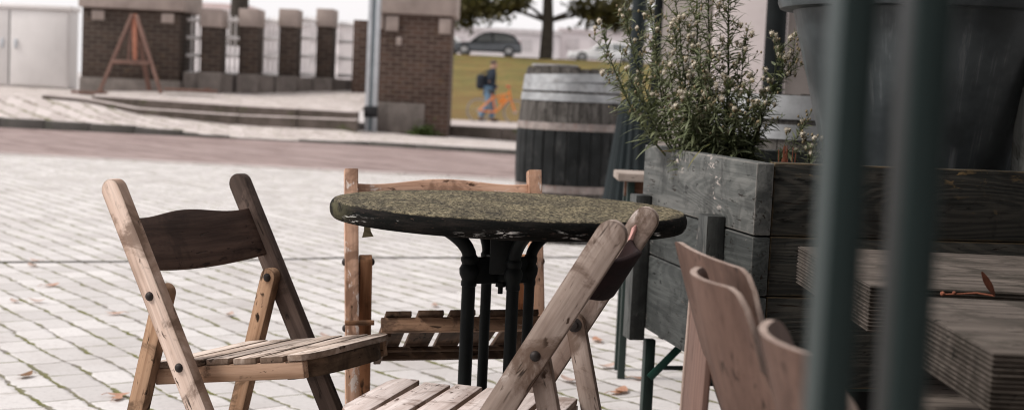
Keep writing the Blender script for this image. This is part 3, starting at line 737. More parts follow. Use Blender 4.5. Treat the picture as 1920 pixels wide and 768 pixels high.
class Weed:
    def __init__(s): s.heads = []; s.st, s.lf, s.bd, s.dr = [bmesh.new() for _ in range(4)]
    def stem(s, p0, p1, bend, rad=.003, leaves=60, branch=6, seed=.5, lv=.05, top=True, bare=0.0):
        p0, p1 = Vector(p0), Vector(p1); mid = (p0 + p1) / 2 + Vector(bend); n = 14
        pts = []
        for i in range(n + 1):
            t = i / n; p = p0 * (1 - t) ** 2 + mid * 2 * t * (1 - t) + p1 * t * t
            pts.append(p + Vector((random.gauss(0, .0014), random.gauss(0, .0014), 0)))
        tube(pts, [rad * (1 - .7 * i / n) for i in range(n + 1)], 5, s.st)
        ax = (p1 - p0).normalized()
        leaves = int(leaves * 1.9)
        for i in range(leaves):
            t = bare + (1 - bare) * (i + random.random()) / leaves; k = min(int(t * n), n - 1); p = pts[k].lerp(pts[k + 1], t * n - k)
            an = i * 2.4 + random.uniform(-.4, .4); side = ax.orthogonal().normalized(); side = Matrix.Rotation(an, 3, ax) @ side
            up = random.uniform(.25, 1.1) if t > .2 else random.uniform(.35, 1.2)
            L = lv * (1.45 - .85 * t) * random.uniform(.6, 1.35)
            blade(s.dr if (t < .25 and random.random() < .12) else s.lf, p, side + ax * up, L, random.uniform(.0048, .0092) * (1.15 - .45 * t), random.uniform(.1, .6 + .9 * min(1, t * 2)))
        for j in range(branch):
            t = .38 + .6 * (j + random.random() * .8) / branch; k = min(int(t * n), n - 1); p = pts[k]
            side = Matrix.Rotation(j * 2.2 + random.random(), 3, ax) @ ax.orthogonal().normalized()
            L = random.uniform(.05, .13) * (1.25 - .6 * t); q = p + (side * random.uniform(.5, .8) + ax * random.uniform(.7, 1.1)).normalized() * L
            s.twig(p, q, seed)
        if top: s.twig(pts[-3], pts[-1] + ax * .012, seed)
    def twig(s, p, q, seed):
        tube([p, p.lerp(q, .5) + Vector((0, 0, .003)), q], [.0014, .0011, .0008], 4, s.st)
        d = (q - p)
        for i in range(13):
            t = random.random(); blade(s.lf, p.lerp(q, t), Matrix.Rotation(random.uniform(0, 6.28), 3, d.normalized()) @ d.orthogonal().normalized() + d.normalized() * .8, random.uniform(.012, .03), random.uniform(.0018, .003), random.uniform(0, .5))
        for i in range(random.randint(2, 5)):
            a = p.lerp(q, random.uniform(.55, 1.0)); e = a + Vector((random.gauss(0, .010), random.gauss(0, .010), random.uniform(.004, .020)))
            tube([a, e], [.0007, .0006], 3, s.st, False)
            if random.random() < seed * .8:
                r = random.uniform(.0052, .0088); s.heads.append((e, r))
                ball(s.bd, e - Vector((0, 0, r * .8)), r * .55, 1, (1, 1, 1.3))
            else: ball(s.bd, e, random.uniform(.0022, .0036), 1, (1, 1, 1.5))
    def build(s, name, label, loc):
        r = thing(name, label, 'plant', loc); inv = Matrix.Translation(-Vector(loc))
        for b, nm, mt in ((s.st, 'stem', M['weed_stem']), (s.lf, 'foliage', M['weed_leaf']), (s.bd, 'buds', M['bud']), (s.dr, 'withered_leaves', M['dryleaf'])):
            if len(b.verts):
                bmesh.ops.transform(b, matrix=inv, verts=b.verts[:])
                q = obj(nm, b, mt, r, smooth=180)
                if nm == 'buds': q['kind'] = 'stuff'
            else: b.free()
        for e, rad in s.heads[:100]:
            h = bpy.data.objects.new('seed_head', random.choice(HEADS)); COL.objects.link(h); h.parent = r
            h.location = e - Vector(loc); h.scale = (rad, rad, rad); h.rotation_euler = (random.uniform(-.6, .6), random.uniform(-.6, .6), random.uniform(0, 6))
        return r
HEADS = []
for k in range(4):
    b = bmesh.new(); ball(b, (0, 0, 0), .8, 2, (1, 1, .8))
    for v in b.verts: v.co *= random.uniform(.85, 1.15)
    for _ in range(60):
        v = Vector((random.gauss(0, 1), random.gauss(0, 1), random.gauss(.3, 1))).normalized(); o_ = v.orthogonal() * .07
        b.faces.new([b.verts.new(v * .4 + o_), b.verts.new(v * .4 - o_), b.verts.new(v * random.uniform(1.1, 1.5))])
    me = bpy.data.meshes.new('seed_head'); b.to_mesh(me); b.free(); me.materials.append(M['fluff']); HEADS.append(me)
random.seed(21)
W1 = Weed(); Z = .80
W1.stem((0.472, 3.881, Z), (0.225, 3.913, 1.187), (-.06, 0, -.04), .0036, 70, 9, .25, .05, bare=.25)
W1.stem((0.482, 3.924, Z), (0.287, 3.988, 1.251), (-.05, 0, -.01), .0032, 60, 9, .3, .05, bare=.2)
W1.stem((0.461, 3.838, Z), (0.359, 3.806, 1.203), (-.04, 0, 0), .0032, 70, 8, .35, .05, bare=.15)
W1.stem((0.488, 3.902, Z), (0.354, 3.988, 1.310), (-.05, 0, 0), .0032, 60, 9, .4, .05)
W1.stem((0.504, 3.859, Z), (0.418, 3.924, 1.342), (-.02, -.02, 0), .0036, 90, 10, .4, .06)
W1.stem((0.482, 3.859, Z), (0.300, 3.838, 1.063), (-.04, 0, .02), .003, 60, 5, .35, .05, bare=.3)
W1.stem((0.493, 3.816, Z), (0.397, 3.752, 1.096), (-.03, -.02, 0), .003, 60, 6, .5, .055)
W1.build('horseweed', 'broad leafy horseweed leaning left over the planter rim, with cream seed fluff', (.482, 3.86, .80))
W2 = Weed()
W2.stem((0.525, 3.881, Z), (0.466, 3.881, 1.353), (-.01, 0, 0), .0045, 150, 12, .4, .06)
W2.stem((0.536, 3.859, Z), (0.498, 3.816, 1.289), (0, 0, 0), .0035, 110, 10, .5, .055)
W2.stem((0.515, 3.827, Z), (0.472, 3.731, 1.128), (0, -.02, 0), .0035, 90, 7, .3, .06)
W2.stem((0.504, 3.784, Z), (0.440, 3.698, 1.021), (0, -.02, 0), .003, 80, 6, .25, .06)
W2.stem((0.536, 3.784, Z), (0.515, 3.698, 0.988), (0, -.02, 0), .003, 80, 5, .15, .06)
W2.stem((.500, 3.83, Z), (.440, 3.74, 1.00), (-.01, 0, 0), .003, 70, 6, .5, .05)
W2.stem((.535, 3.84, Z), (.500, 3.74, 1.05), (0, 0, 0), .003, 70, 7, .6, .05)
W2.stem((.520, 3.88, Z), (.410, 3.84, 1.20), (-.02, 0, 0), .003, 70, 9, .7, .05)
W2.build('horseweed', 'dense upright horseweed in the middle of the planter, its top cut by the frame', (.525, 3.86, .80))
W3 = Weed()
W3.stem((0.584, 3.881, Z), (0.560, 3.881, 1.369), (-.005, 0, 0), .0045, 150, 11, .35, .058)
W3.stem((0.579, 3.827, Z), (0.606, 3.838, 1.181), (0, 0, 0), .003, 80, 8, .45, .05)
W3.stem((0.590, 3.806, Z), (0.616, 3.773, 1.063), (.01, -.01, 0), .003, 80, 6, .5, .05)
W3.stem((0.600, 3.773, Z), (0.643, 3.731, 0.988), (.01, 0, 0), .003, 70, 5, .3, .05)
W3.stem((0.568, 3.752, Z), (0.568, 3.688, 0.967), (0, 0, 0), .003, 70, 5, .15, .055)
W3.stem((.575, 3.80, Z), (.550, 3.72, 1.06), (0, 0, 0), .003, 70, 7, .5, .05)
W3.stem((.600, 3.78, Z), (.625, 3.72, 1.00), (0, 0, 0), .003, 60, 6, .3, .045)
W3.build('horseweed', 'tall slim dark stemmed horseweed just left of the pale wall panel', (.584, 3.86, .80))
W4 = Weed()
W4.stem((0.616, 3.838, Z), (0.715, 3.816, 1.122), (-.01, 0, .02), .003, 46, 7, .8, .045, bare=.12)
W4.stem((0.665, 3.827, 0.999), (0.742, 3.816, 1.133), (.0, 0, .01), .0018, 16, 5, .1, .03)
W4.stem((0.675, 3.822, 1.031), (0.695, 3.806, 1.160), (.0, 0, .01), .0018, 10, 3, 1, .03)
W4.build('horseweed', 'arching horseweed with round white seed heads against the dark terrace post', (.616, 3.84, .80))
W5 = Weed()
W5.stem((0.616, 3.731, Z), (0.750, 3.698, 0.962), (.02, 0, -.045), .0022, 30, 5, .35, .04)
W5.stem((0.750, 3.666, Z), (0.765, 3.645, 0.908), (0, 0, 0), .0018, 14, 3, .9, .035)
W5.build('horseweed', 'low sprawling weed sprig at the right end of the bush beside the pot', (.64, 3.71, .80))
# long wilted leaf drooping over the rim, dry red stalks
bm = bmesh.new(); q = None
for i in range(9):
    t = i / 8; c = Vector((.470 - .055 * t, 3.43 - .03 * t, .905 - .015 * t - .045 * t * t)); wv = Vector((.004, -.003, .004)) * (math.sin(math.pi * (.1 + .88 * t)))
    a, b = bm.verts.new(c - wv * 1.3), bm.verts.new(c + wv * 1.3)
    if q: bm.faces.new((q[0], q[1], b, a))
    q = (a, b)
tag(obj('wilted_leaf', bm, leaf_mat('wilted olive leaf', (.13, .12, .035), (.16, .15, .05))), 'long wilted olive leaf drooping over the planter rim', 'leaf')
bm = bmesh.new()
for i in range(26):
    x = .655 + random.uniform(-.018, .018); y = 3.42 + random.uniform(-.03, .03)
    tube([(x, y, .79), (x + random.uniform(-.006, .006), y, .79 + random.uniform(.06, .125))], [.0022, .0012], 4, bm)
tag(obj('dry_stalks', bm, plain('rust red stalks', (.20, .065, .035), .9)), 'tuft of dry rust red stalks at the right of the planter weeds', 'plant')

# ------------------------------------------------------------------ thick board table at the right
bt = thing('board_table', 'low table of thick weathered grooved boards in front of the planter', 'table', (.60, 1.72, 0))
def grooved(L, wd, th):
    bm = bmesh.new(); n = 13; o = []
    # end profile with saw grooves on the long edge sides
    for sgn in (1, -1):
        pts = []
        for i in range(n):
            z0 = -th / 2 + th * i / n; z1 = -th / 2 + th * (i + .62) / n
            pts += [(z0, wd / 2), (z1, wd / 2), (z1, wd / 2 - .0028), (-th / 2 + th * (i + 1) / n, wd / 2 - .0028)]
        pts[0] = (-th / 2, wd / 2); pts[-1] = (th / 2, wd / 2)
        o += [(y * sgn, z * sgn) for z, y in pts]
    return prism(o, L, 0, 0)
def grooved_board(name, x0, x1, y0, y1, z0, z1):
    bm = bmesh.new(); th = z1 - z0; n = 12; L = x1 - x0; wd = y1 - y0
    box(bm, (0, 0, 0), (L - .0045, wd - .0045, th), bevel=.003)
    for i in range(n):   # raised ribs round the end faces and front face
        z = -th / 2 + th * (i + .5) / n
        q = random.uniform(0, .0022); box(bm, (0, 0, z + random.uniform(-.0009, .0009)), (L - q, wd - q, th / n * random.uniform(.4, .65)), bevel=.001, seg=1)
    return obj(name, bm, M['weath'], bt, T((x0 + x1) / 2 - .60, (y0 + y1) / 2 - 1.72, (z0 + z1) / 2))
grooved_board('top_board', .594, 2.3, 2.325, 2.93, .642, .72)
grooved_board('top_board', .600, 2.3, 1.735, 2.235, .640, .718)
for x in (.80, 2.15):
    for y in (1.85, 2.75):
        obj('leg', bx((.09, .09, .64), .004), M['weath'], bt, T(x - .6, y - 1.72, .32))
obj('stretcher', bx((1.3, .07, .09), .004), M['weath'], bt, T(.875, 1.0, .45))
obj('shelf_board', bx((1.6, .30, .05), .004), M['weath'], bt, T(.87, .62, .515))
# red leaf with stalk lying on the boards
bm = bmesh.new(); q = None
for i in range(7):
    t = i / 6; c = Vector((.775 - .030 * t, 2.25 - .02 * t, .722 + .040 * t)); wv = Vector((.0065, .003, .0015)) * math.sin(math.pi * (.06 + .86 * t))
    a, b = bm.verts.new(c - wv), bm.verts.new(c + wv)
    if q: bm.faces.new((q[0], q[1], b, a))
    q = (a, b)
tube([(.775, 2.25, .722), (.75, 2.26, .724), (.715, 2.25, .722), (.69, 2.245, .721)], .0014, 5, bm); ball(bm, (.69, 2.245, .7225), .004, 1); ball(bm, (.71, 2.25, .724), .0032, 1)
tag(obj('curled_leaf', bm, plain('rust red leaf', (.26, .09, .05), .8, .3, 60)), 'curled rust red leaf with its stalk lying on the weathered boards', 'leaf')

# ------------------------------------------------------------------ plywood chairs
def ply_chair(label, loc, rz, wtop=.36, sag=.035, htop=.80, drop=.06, far=.6):
    """faces local +X, back shell at x=0"""
    r = thing('plywood_chair', label, 'chair', loc, rz, 'pink brown plywood chairs along the board table')
    th = .008; n, mk = 22, 14
    bm = bmesh.new(); A = []; B = []
    for k in range(mk + 1):
        t = k / mk; z = .43 + (htop - .43) * t
        # half width with rounded top corners and a slightly narrower waist
        hw = wtop / 2 * (.62 + .38 * t ** .8); 
        ra = []; rb = []
        for i in range(n + 1):
            u = i / n * 2 - 1; y = u * hw
            cor = max(0, abs(u) - .62) / .38
            zz = z - (t ** 4) * drop * cor ** 2.2 * (1 if u < 0 else far)
            x = -.128 * t - .010 * math.sin(t * 3) + sag * (u * u) * (.55 + .45 * t) - .02
            ra.append(bm.verts.new((x, y, zz))); nrm = Vector((1, -.17 * u * 2.4, .1)).normalized() * th
            rb.append(bm.verts.new((x + nrm.x, y + nrm.y, zz + .0)))
        A.append(ra); B.append(rb)
    for X in (A, B):
        for a, b in zip(X, X[1:]):
            for i in range(n): bm.faces.new((a[i], a[i + 1], b[i + 1], b[i]))
    for k in range(mk):
        for i in (0, n): bm.faces.new((A[k][i], A[k + 1][i], B[k + 1][i], B[k][i]))
    for k in (0, mk):
        for i in range(n): bm.faces.new((A[k][i], A[k][i + 1], B[k][i + 1], B[k][i]))
    bmesh.ops.recalc_face_normals(bm, faces=bm.faces[:])
    # grain runs up the back: local X up
    q = Matrix(((0, 0, 1, 0), (1, 0, 0, 0), (0, 1, 0, 0), (0, 0, 0, 1)))   # local(x,y,z)->(z,x,y)
    q = Matrix(((0, 1, 0, 0), (0, 0, 1, 0), (1, 0, 0, 0), (0, 0, 0, 1)))
    bmesh.ops.transform(bm, matrix=q.inverted(), verts=bm.verts[:])
    o = obj('backrest', bm, M['ply'], r, q, smooth=50)
    o.data.materials.append(M['ply_edge'])
    for p in o.data.polygons:
        if p.area and p.index >= 2 * mk * n: p.material_index = 1
    # seat shell
    sb = bmesh.new(); SA = []; SB = []
    for k in range(11):
        t = k / 10; x = .01 + .37 * t; hw = .15 + .05 * t
        z = .43 - .02 * math.sin(t * math.pi) - .03 * max(0, t - .8) * 5 * max(0, t - .8) * 5
        SA.append([sb.verts.new((x, (i / 8 * 2 - 1) * hw, z)) for i in range(9)]); SB.append([sb.verts.new((x, (i / 8 * 2 - 1) * hw, z - .01)) for i in range(9)])
    for X in (SA, SB):
        for a, b in zip(X, X[1:]):
            for i in range(8): sb.faces.new((a[i], a[i + 1], b[i + 1], b[i]))
    for k in range(10):
        for i in (0, 8): sb.faces.new((SA[k][i], SA[k + 1][i], SB[k + 1][i], SB[k][i]))
    for k in (0, 10):
        for i in range(8): sb.faces.new((SA[k][i], SA[k][i + 1], SB[k][i + 1], SB[k][i]))
    obj('seat', sb, M['ply'], r, smooth=50)
    for sx in (.05, .33):
        for sy in (-.13, .13):
            obj('leg', tube([(sx, sy, .415), (sx + (.03 if sx > .2 else -.03), sy * 1.25, 0)], .010, 10), M['chrome'], r, smooth=60)
    return r
ply_chair('tallest plywood chair back, furthest from the camera and nearest the round table', (.406, 1.935, 0), R(9), .43, .022, .803, .10, .06)
pp_ = thing('plywood_board', 'striped plywood board standing upright between the tallest plywood chair and the planter', 'board', (.296, 2.18, 0))
obj('panel', bx((.70, .22, .010), .002), wood('striped plywood panel', (.21, .135, .112), (.12, .073, .059), (.20, .12, .095), .25, rough=.5, bumpy=.1, grain=1.6), pp_, frame((-.012, 0, .004), (.006, 0, .704), (-1, 0, 0)))
obj('edge_strip', bx((.70, .012, .014), .002), M['ply_edge'], pp_, frame((-.012, .117, .004), (.006, .117, .704), (-1, 0, 0)))
ply_chair('plywood chair back with rounded top, between two others in the row', (.368, 1.690, 0), R(4), .29, .052, .803, .085)
ply_chair('blurred plywood chair back closest to the steel bars', (.387, 1.310, 0), R(1), .30, .056, .797, .055)

# ------------------------------------------------------------------ steel bars right in front
rl = thing('railing', 'dark green flat steel bars of a railing standing blurred in the right foreground', 'railing', (.1715, .60, 0))
for x0 in (-.0305, .0015):
    obj('baluster', bx((1.50, .0158, .030), .002), M['rail_steel'], rl, frame((x0 + .002, .02, .06), (x0 + .002, .02, 1.56), (0, 1, 0)))
for z in (.05, .70, 1.55):
    obj('rail', bx((.9, .04, .02), .002), M['rail_steel'], rl, T(.41, .02, z - .0 + (.0 if z < 1 else .02)))
obj('end_post', bx((1.58, .04, .04), .002), M['rail_steel'], rl, frame((.86 + .02, .02, 0), (.86 + .02, .02, 1.58), (0, 1, 0)))

# ------------------------------------------------------------------ barrels
def barrel(label, loc, r_top, r_mid, H, bands, paint=None, loose=False, ring=False, group=None):
    r = thing('barrel', label, 'barrel', loc, random.uniform(0, 6), group)
    rad = lambda z: r_top + (r_mid - r_top) * (1 - ((z - H / 2) / (H / 2)) ** 2)
    ns = 28; bm = bmesh.new()
    for i in range(ns):
        a0 = 2 * math.pi * i / ns; a1 = 2 * math.pi * (i + 1) / ns - .012; top = H + random.uniform(-.008, .004)
        cols = []
        for a in (a0, (a0 + a1) / 2, a1):
            dr = -.003 if a != (a0 + a1) / 2 else .001
            cols.append([bm.verts.new(((rad(top * k / 12) + dr) * math.cos(a), (rad(top * k / 12) + dr) * math.sin(a), top * k / 12)) for k in range(13)])
        for p, q in zip(cols, cols[1:]):
            for k in range(12): bm.faces.new((p[k], q[k], q[k + 1], p[k + 1]))
        inn = [bm.verts.new(((rad(top) - .03) * math.cos(a), (rad(top) - .03) * math.sin(a), top)) for a in (a0, a1)]
        bm.faces.new((cols[0][12], cols[1][12], cols[2][12], inn[1], inn[0]))
    q = Matrix(((0, 0, 1, 0), (0, 1, 0, 0), (-1, 0, 0, 0), (0, 0, 0, 1)))
    q = Matrix.Rotation(R(-90), 4, 'Y')
    bmesh.ops.transform(bm, matrix=q.inverted(), verts=bm.verts[:])
    obj('staves', bm, M['stave'], r, q, smooth=30)
    lid = lathe([(.0001, H - .05), (rad(H) - .025, H - .05)], 32, cap=False); obj('lid', lid, M['stave'], r)
    lin = lathe([(rad(.02) - .012, .02), (rad(H / 2) - .012, H / 2), (rad(H) - .012, H - .02)], 32, cap=False); obj('lining', lin, M['tar'], r)
    for z, h, mt, tilt in bands:
        rr_ = lambda zz: rad(zz) + .006 + (.004 if tilt else 0)
        b = lathe([(rr_(z - h / 2) - .004, -h / 2), (rr_(z - h / 2), -h / 2), (rr_(z), 0), (rr_(z + h / 2), h / 2), (rr_(z + h / 2) - .004, h / 2)], 48, cap=False)
        obj('hoop', b, M[mt], r, T(0, 0, z, tilt * .6, tilt), smooth=40)
    if paint:
        z0, z1 = paint
        b = bmesh.new()
        for i in range(ns):
            a0 = 2 * math.pi * i / ns; a1 = 2 * math.pi * (i + 1) / ns; dd = random.uniform(0, .003); cols = []
            for a, dr in ((a0, -.004), (a0 + .02, .003 + dd), (a1 - .02, .003 + dd), (a1, -.004)):
                cols.append([b.verts.new(((rad(z) + dr) * math.cos(a), (rad(z) + dr) * math.sin(a), z)) for z in [z0 + (z1 - z0) * k / 8 for k in range(9)]])
            for p, q in zip(cols, cols[1:]):
                for k in range(8): b.faces.new((p[k], q[k], q[k + 1], p[k + 1]))
        obj('painted_band', b, M['tar'], r, smooth=20)
    if ring:
        t = [(math.cos(a) * .15, math.sin(a) * .13, 0) for a in [2 * math.pi * i / 28 for i in range(29)]]
        tag(obj('iron_ring', tube(t, .011, 8), plain('grey iron ring', (.22, .21, .205), .6, .3, 12), None, Matrix.Translation(Vector(loc) + Vector((-.125, -.1, H + .008))), smooth=60), 'loose grey iron ring lying on the rim of the far barrel', 'ring')
    return r
random.seed(5)
barrel('weathered wine barrel with grey hoops and black lower half, far behind the round table', (.375, 9.82, 0), .310, .364, 1.185,
    [(1.115, .058, 'hoop', .035), (1.055, .058, 'hoop', 0), (.985, .052, 'hoop', 0), (.79, .05, 'rustband', 0), (.37, .05, 'rustband', 0), (.05, .05, 'hoop', 0)], (.40, .765), True, True)
barrel('second grey barrel with pale hoops, close behind the planter weeds', (.995, 5.15, 0), .285, .318, 1.045,
    [(.999, .082, 'hoop', 0), (.915, .05, 'hoop', 0), (.72, .05, 'hoop', 0), (.35, .05, 'hoop', 0), (.05, .05, 'hoop', 0)])

# ------------------------------------------------------------------ lamp post, terrace posts, bench end
lp = thing('street_lamp', 'dark green lamp post with a fluted flaring base behind the planter', 'lamp post', (.668, 8.1, 0))
bm = bmesh.new(); n = 72; rings = []
for z, rr_, fl in ((0, .215, 0), (.10, .215, 0), (.12, .195, .006), (.45, .145, .007), (.80, .100, .006), (.93, .086, .004), (.95, .090, 0), (.965, .088, 0), (.985, .066, 0), (1.0, .05, 0)):
    rings.append([bm.verts.new(((rr_ + fl * math.cos(i * 2 * math.pi / n * 18)) * math.cos(2 * math.pi * i / n), (rr_ + fl * math.cos(i * 2 * math.pi / n * 18)) * math.sin(2 * math.pi * i / n), z)) for i in range(n)])
for a, b in zip(rings, rings[1:]):
    for i in range(n): bm.faces.new((a[i], a[(i + 1) % n], b[(i + 1) % n], b[i]))
bm.faces.new(rings[-1])
obj('base', bm, M['pole_steel'], lp, smooth=40)
obj('pole', lathe([(.041, .98), (.040, 2.5), (.034, 3.6)], 24), M['pole_steel'], lp, smooth=40)
obj('lantern', lathe([(.04, 3.6), (.12, 3.66), (.17, 4.0), (.05, 4.12), (.02, 4.2)], 8), M['pole_steel'], lp, smooth=None)
for x, r_, lab in ((.868, .029, 'slim black terrace post seen through the weeds'), (1.615, .066, 'thick black terrace post in front of the pale wall')):
    t_ = thing('terrace_post', lab, 'post', (x, 9.05, 0))
    obj('shaft', lathe([(r_, .012), (r_, 2.9)], 24), plain('black post paint ' + lab[:4], (.008, .010, .0105), .6, spec=.1), t_, smooth=40)
    obj('base_plate', bx((r_ * 4, r_ * 4, .012), .002, (0, 0, .006)), M['pole_steel'], t_)
be = thing('bench', 'end of a pale plank bench on green legs beside the lamp base', 'bench', (.37, 5.0, 0))
obj('seat_plank', bx((1.1, .24, .028), .004), M['stool_top'], be, T(.55, .14, .726))
obj('apron', bx((1.0, .028, .055), .003), M['stool_rail'], be, T(.53, .10, .683))
for x in (.05, .95):
    obj('leg', bx((.026, .03, .71), .002), M['green_steel_dk'], be, T(x, .06, .355)); obj('leg', bx((.026, .03, .71), .002), M['green_steel_dk'], be, T(x, .22, .355))

# ------------------------------------------------------------------ building at the right behind the terrace
M['wall_pale'] = plain('pale pinkish render', (.56, .50, .49), .9, .06, 2, 0, dirt=(.42, .37, .36), dirt_amt=.25)
M['wall_grey'] = plain('grey brown concrete wall', (.20, .178, .165), .9, .12, 1.5, 0, dirt=(.12, .11, .10), dirt_amt=.4)
M['wall_dark'] = plain('dark recess', (.05, .048, .045), .8)
bd = thing('building', 'grey concrete building with a pale arched panel behind the terrace posts', 'building', (1.5, 13, 0))
obj('wall', bx((9, 5, 6.5), .0, (0, 0, 0)), M['wall_grey'], bd, T(4.75, 2.9, 3.25))
o = [(-.34, 0), (.34, 0), (.34, 1.98)] + [(.34 * math.cos(t), 1.98 + .2 * math.sin(t)) for t in [math.pi * i / 12 for i in range(1, 12)]] + [(-.34, 1.98)]
obj('arched_panel', prism(o, .10, .006), M['wall_pale'], bd, T(.64, .345, 0, rx=math.pi / 2))
obj('plinth', bx((8.9, .12, .35), .01), M['stone'], bd, T(4.85, .33, .175))
obj('cornice', bx((9.2, .3, .25), .02), M['concrete'], bd, T(4.75, .30, 4.2))
for x in (2.4, 4.4, 6.4):
    wn = obj('window', bx((1.1, .06, 1.7), .01), M['wall_pale'], bd, T(x, .385, 2.1)); obj('pane', bx((.95, .03, 1.5), .002), M['wall_dark'], wn, T(0, -.03, 0))
# unseen rear wing and awning, added to darken faces towards the camera
obj('added_shade_wing', bx((13, 5, 7), 0), M['brick2'], bd, T(4.0 - 1.5, -1.7 - 2.5 - 13, 3.5)); aw = obj('added_awning_frame', bx((.06, 8.5, .06), .004), M['pole_steel'], bd, T(1.4 - 1.5, 1.75 - 13, 2.30))
aw_off = (.0, -4.25, -2.30)
M['canvas'] = plain('dark canvas', (.045, .05, .05), .85, .1)
bm = bmesh.new(); sheet(bm, [[(0, 0, 2.35), (4.5, 0, 3.0)], [(0, 8.5, 2.35), (4.5, 8.5, 3.0)]]); bmesh.ops.solidify(bm, geom=bm.faces[:], thickness=.02)
obj('added_canopy', bm, M['canvas'], aw, T(*aw_off), smooth=None)
for y in (.3, 8.2): obj('post', bx((.08, .08, 2.36), .004), M['pole_steel'], aw, T(.06, y - 4.25, 1.18 - 2.30)); obj('post', bx((.08, .08, 2.98), .004), M['pole_steel'], aw, T(4.4, y - 4.25, 1.49 - 2.30))

# ------------------------------------------------------------------ far side of the road
cb = thing('utility_cabinet', 'pale grey two door utility cabinet at the far left across the road', 'cabinet', (-10.66, 29.3, .55))
obj('body', bx((3.06, .6, 1.56), .01), M['white_metal'], cb, T(0, 0, .88))
obj('lid', bx((3.14, .7, .10), .02), M['white_metal_lid'], cb, T(0, -.01, 1.715))
obj('plinth', bx((3.0, .56, .10), .01), M['stone_dk'], cb, T(0, 0, .05))
for x, wd in ((.92, 1.16), (-.63, 1.88)):
    dr = obj('door', bx((wd, .03, 1.48), .006), M['white_metal'], cb, T(x, -.314, .88)); obj('handle', bx((.06, .03, .18), .006), M['galv'], dr, T(-wd / 2 + .12 if x > 0 else wd / 2 - .12, -.028, .08))
obj('seam', bx((.018, .036, 1.48), .0), M['dark_gap'], cb, T(.326, -.308, .88))

lb = thing('brick_pier', 'dark brick pier with a pale concrete cap behind the wooden trestle', 'pier', (-7.37, 27.5, .5))
obj('shaft', bx((1.84, 1.4, 1.36), .01), M['brick2'], lb, T(0, .3, 1.07))
obj('plinth', bx((1.90, 1.46, .45), .015), M['stone'], lb, T(0, .3, .18))
obj('cap', bx((2.0, 1.6, .9), .03), M['concrete'], lb, T(.02, .3, 2.17))
for x in (-.62, .70): obj('quoin', bx((.24, .05, .18), .01), M['concrete'], lb, T(x, -.40, 1.58))
lt = thing('brick_pier', 'broad dark brick gate pier with concrete cap, right of the white steel pole', 'pier', (-2.01, 27.2, 0))
obj('shaft', bx((1.48, 1.4, 2.35), .01), M['brick'], lt, T(0, 0, 1.16))
obj('cap', bx((1.62, 1.55, .9), .03), M['concrete'], lt, T(.01, 0, 2.78))
obj('plinth_slab', bx((1.08, .06, .56), .012), M['stone'], lt, T(-.23, -.725, .42))
obj('plinth_slab', bx((.36, .065, .54), .012), M['stone'], lt, T(-.56, -.728, .42))
for x, z, wd in ((-.62, 2.18, .2), (-.36, 2.15, .24), (.62, 2.14, .22)): obj('quoin', bx((wd, .05, .28), .01), M['concrete'], lt, T(x, -.71, z))
obj('chipped_patch', bx((.10, .03, .16), .01), M['concrete'], lt, T(-.22, -.705, 1.83))

pw_ = thing('parapet_wall', 'low parapet wall of brick pillars and white iron grilles left of the gate pier', 'wall', (-4.6, 28.0, .5))
px_ = [(-5.907, 27.35, .37, .62), (-5.273, 27.85, .36, .61), (-4.607, 28.45, .34, .62), (-3.965, 29.1, .32, .64)]
ztop = [(2.31, 1.965), (2.366, 2.018), (2.431, 2.075), (2.50, 2.136)]
for (x, y, wd, dp), (zt, zb_) in zip(px_, ztop):
    p_ = obj('pillar', bx((wd, dp, zb_ - .95), .006), M['brick2'], pw_, T(x + 4.6, y - 28 + dp / 2, (zb_ + .95) / 2 - .5))
    obj('cap', bx((wd + .04, dp + .06, zt - zb_), .015), M['concrete'], p_, T(0, 0, (zb_ - .95) / 2 + (zt - zb_) / 2))
    obj('plinth_block', bx((wd + .06, dp + .05, .62), .015), M['stone'], pw_, T(x + 4.6, y - 28 + dp / 2 - .02, .80 - .5))
obj('end_pillar', bx((.36, .6, 1.75), .006), M['brick'], pw_, T(-3.18 + 4.6, 29.2 - 28, 1.42 - .5))
pts = [(-6.5, 27.2), (-5.6, 27.62), (-4.94, 28.15), (-4.29, 28.75), (-3.55, 29.4), (-2.9, 29.8)]
pb = bmesh.new()
for a, b in zip(pts, pts[1:]):
    A_, B_ = Vector((a[0] + 4.6, a[1] - 28 + .28, .28)), Vector((b[0] + 4.6, b[1] - 28 + .28, .28)); m = frame(A_, B_, (0, 0, 1))
    box(pb, (A_ + B_) / 2, ((B_ - A_).length - .03, .45, .62), m.to_3x3().to_4x4(), .015)
obj('plinth', pb, M['stone'], pw_, smooth=40)
for x, y, wd, z0, z1 in ((-6.42, 27.75, .40, 1.0, 2.18), (-5.60, 27.95, .30, 1.02, 2.22), (-4.95, 28.5, .27, 1.05, 2.26), (-4.30, 29.1, .26, 1.08, 2.34), (-3.60, 29.7, .22, 1.1, 2.3)):
    gb = bmesh.new(); n = 4
    for i in range(n):
        xx = -wd / 2 + wd * i / (n - 1); box(gb, (xx, 0, (z1 - z0) / 2), (.030, .04, z1 - z0), bevel=.004)
    for k in range(4):
        zz = (z1 - z0) * (.06 + .29 * k); box(gb, (0, -.012, zz), (wd + .09, .075, .07), bevel=.02)
    obj('grille', gb, M['grille'], pw_, T(x + 4.6, y - 28, z0 - .5), smooth=40)

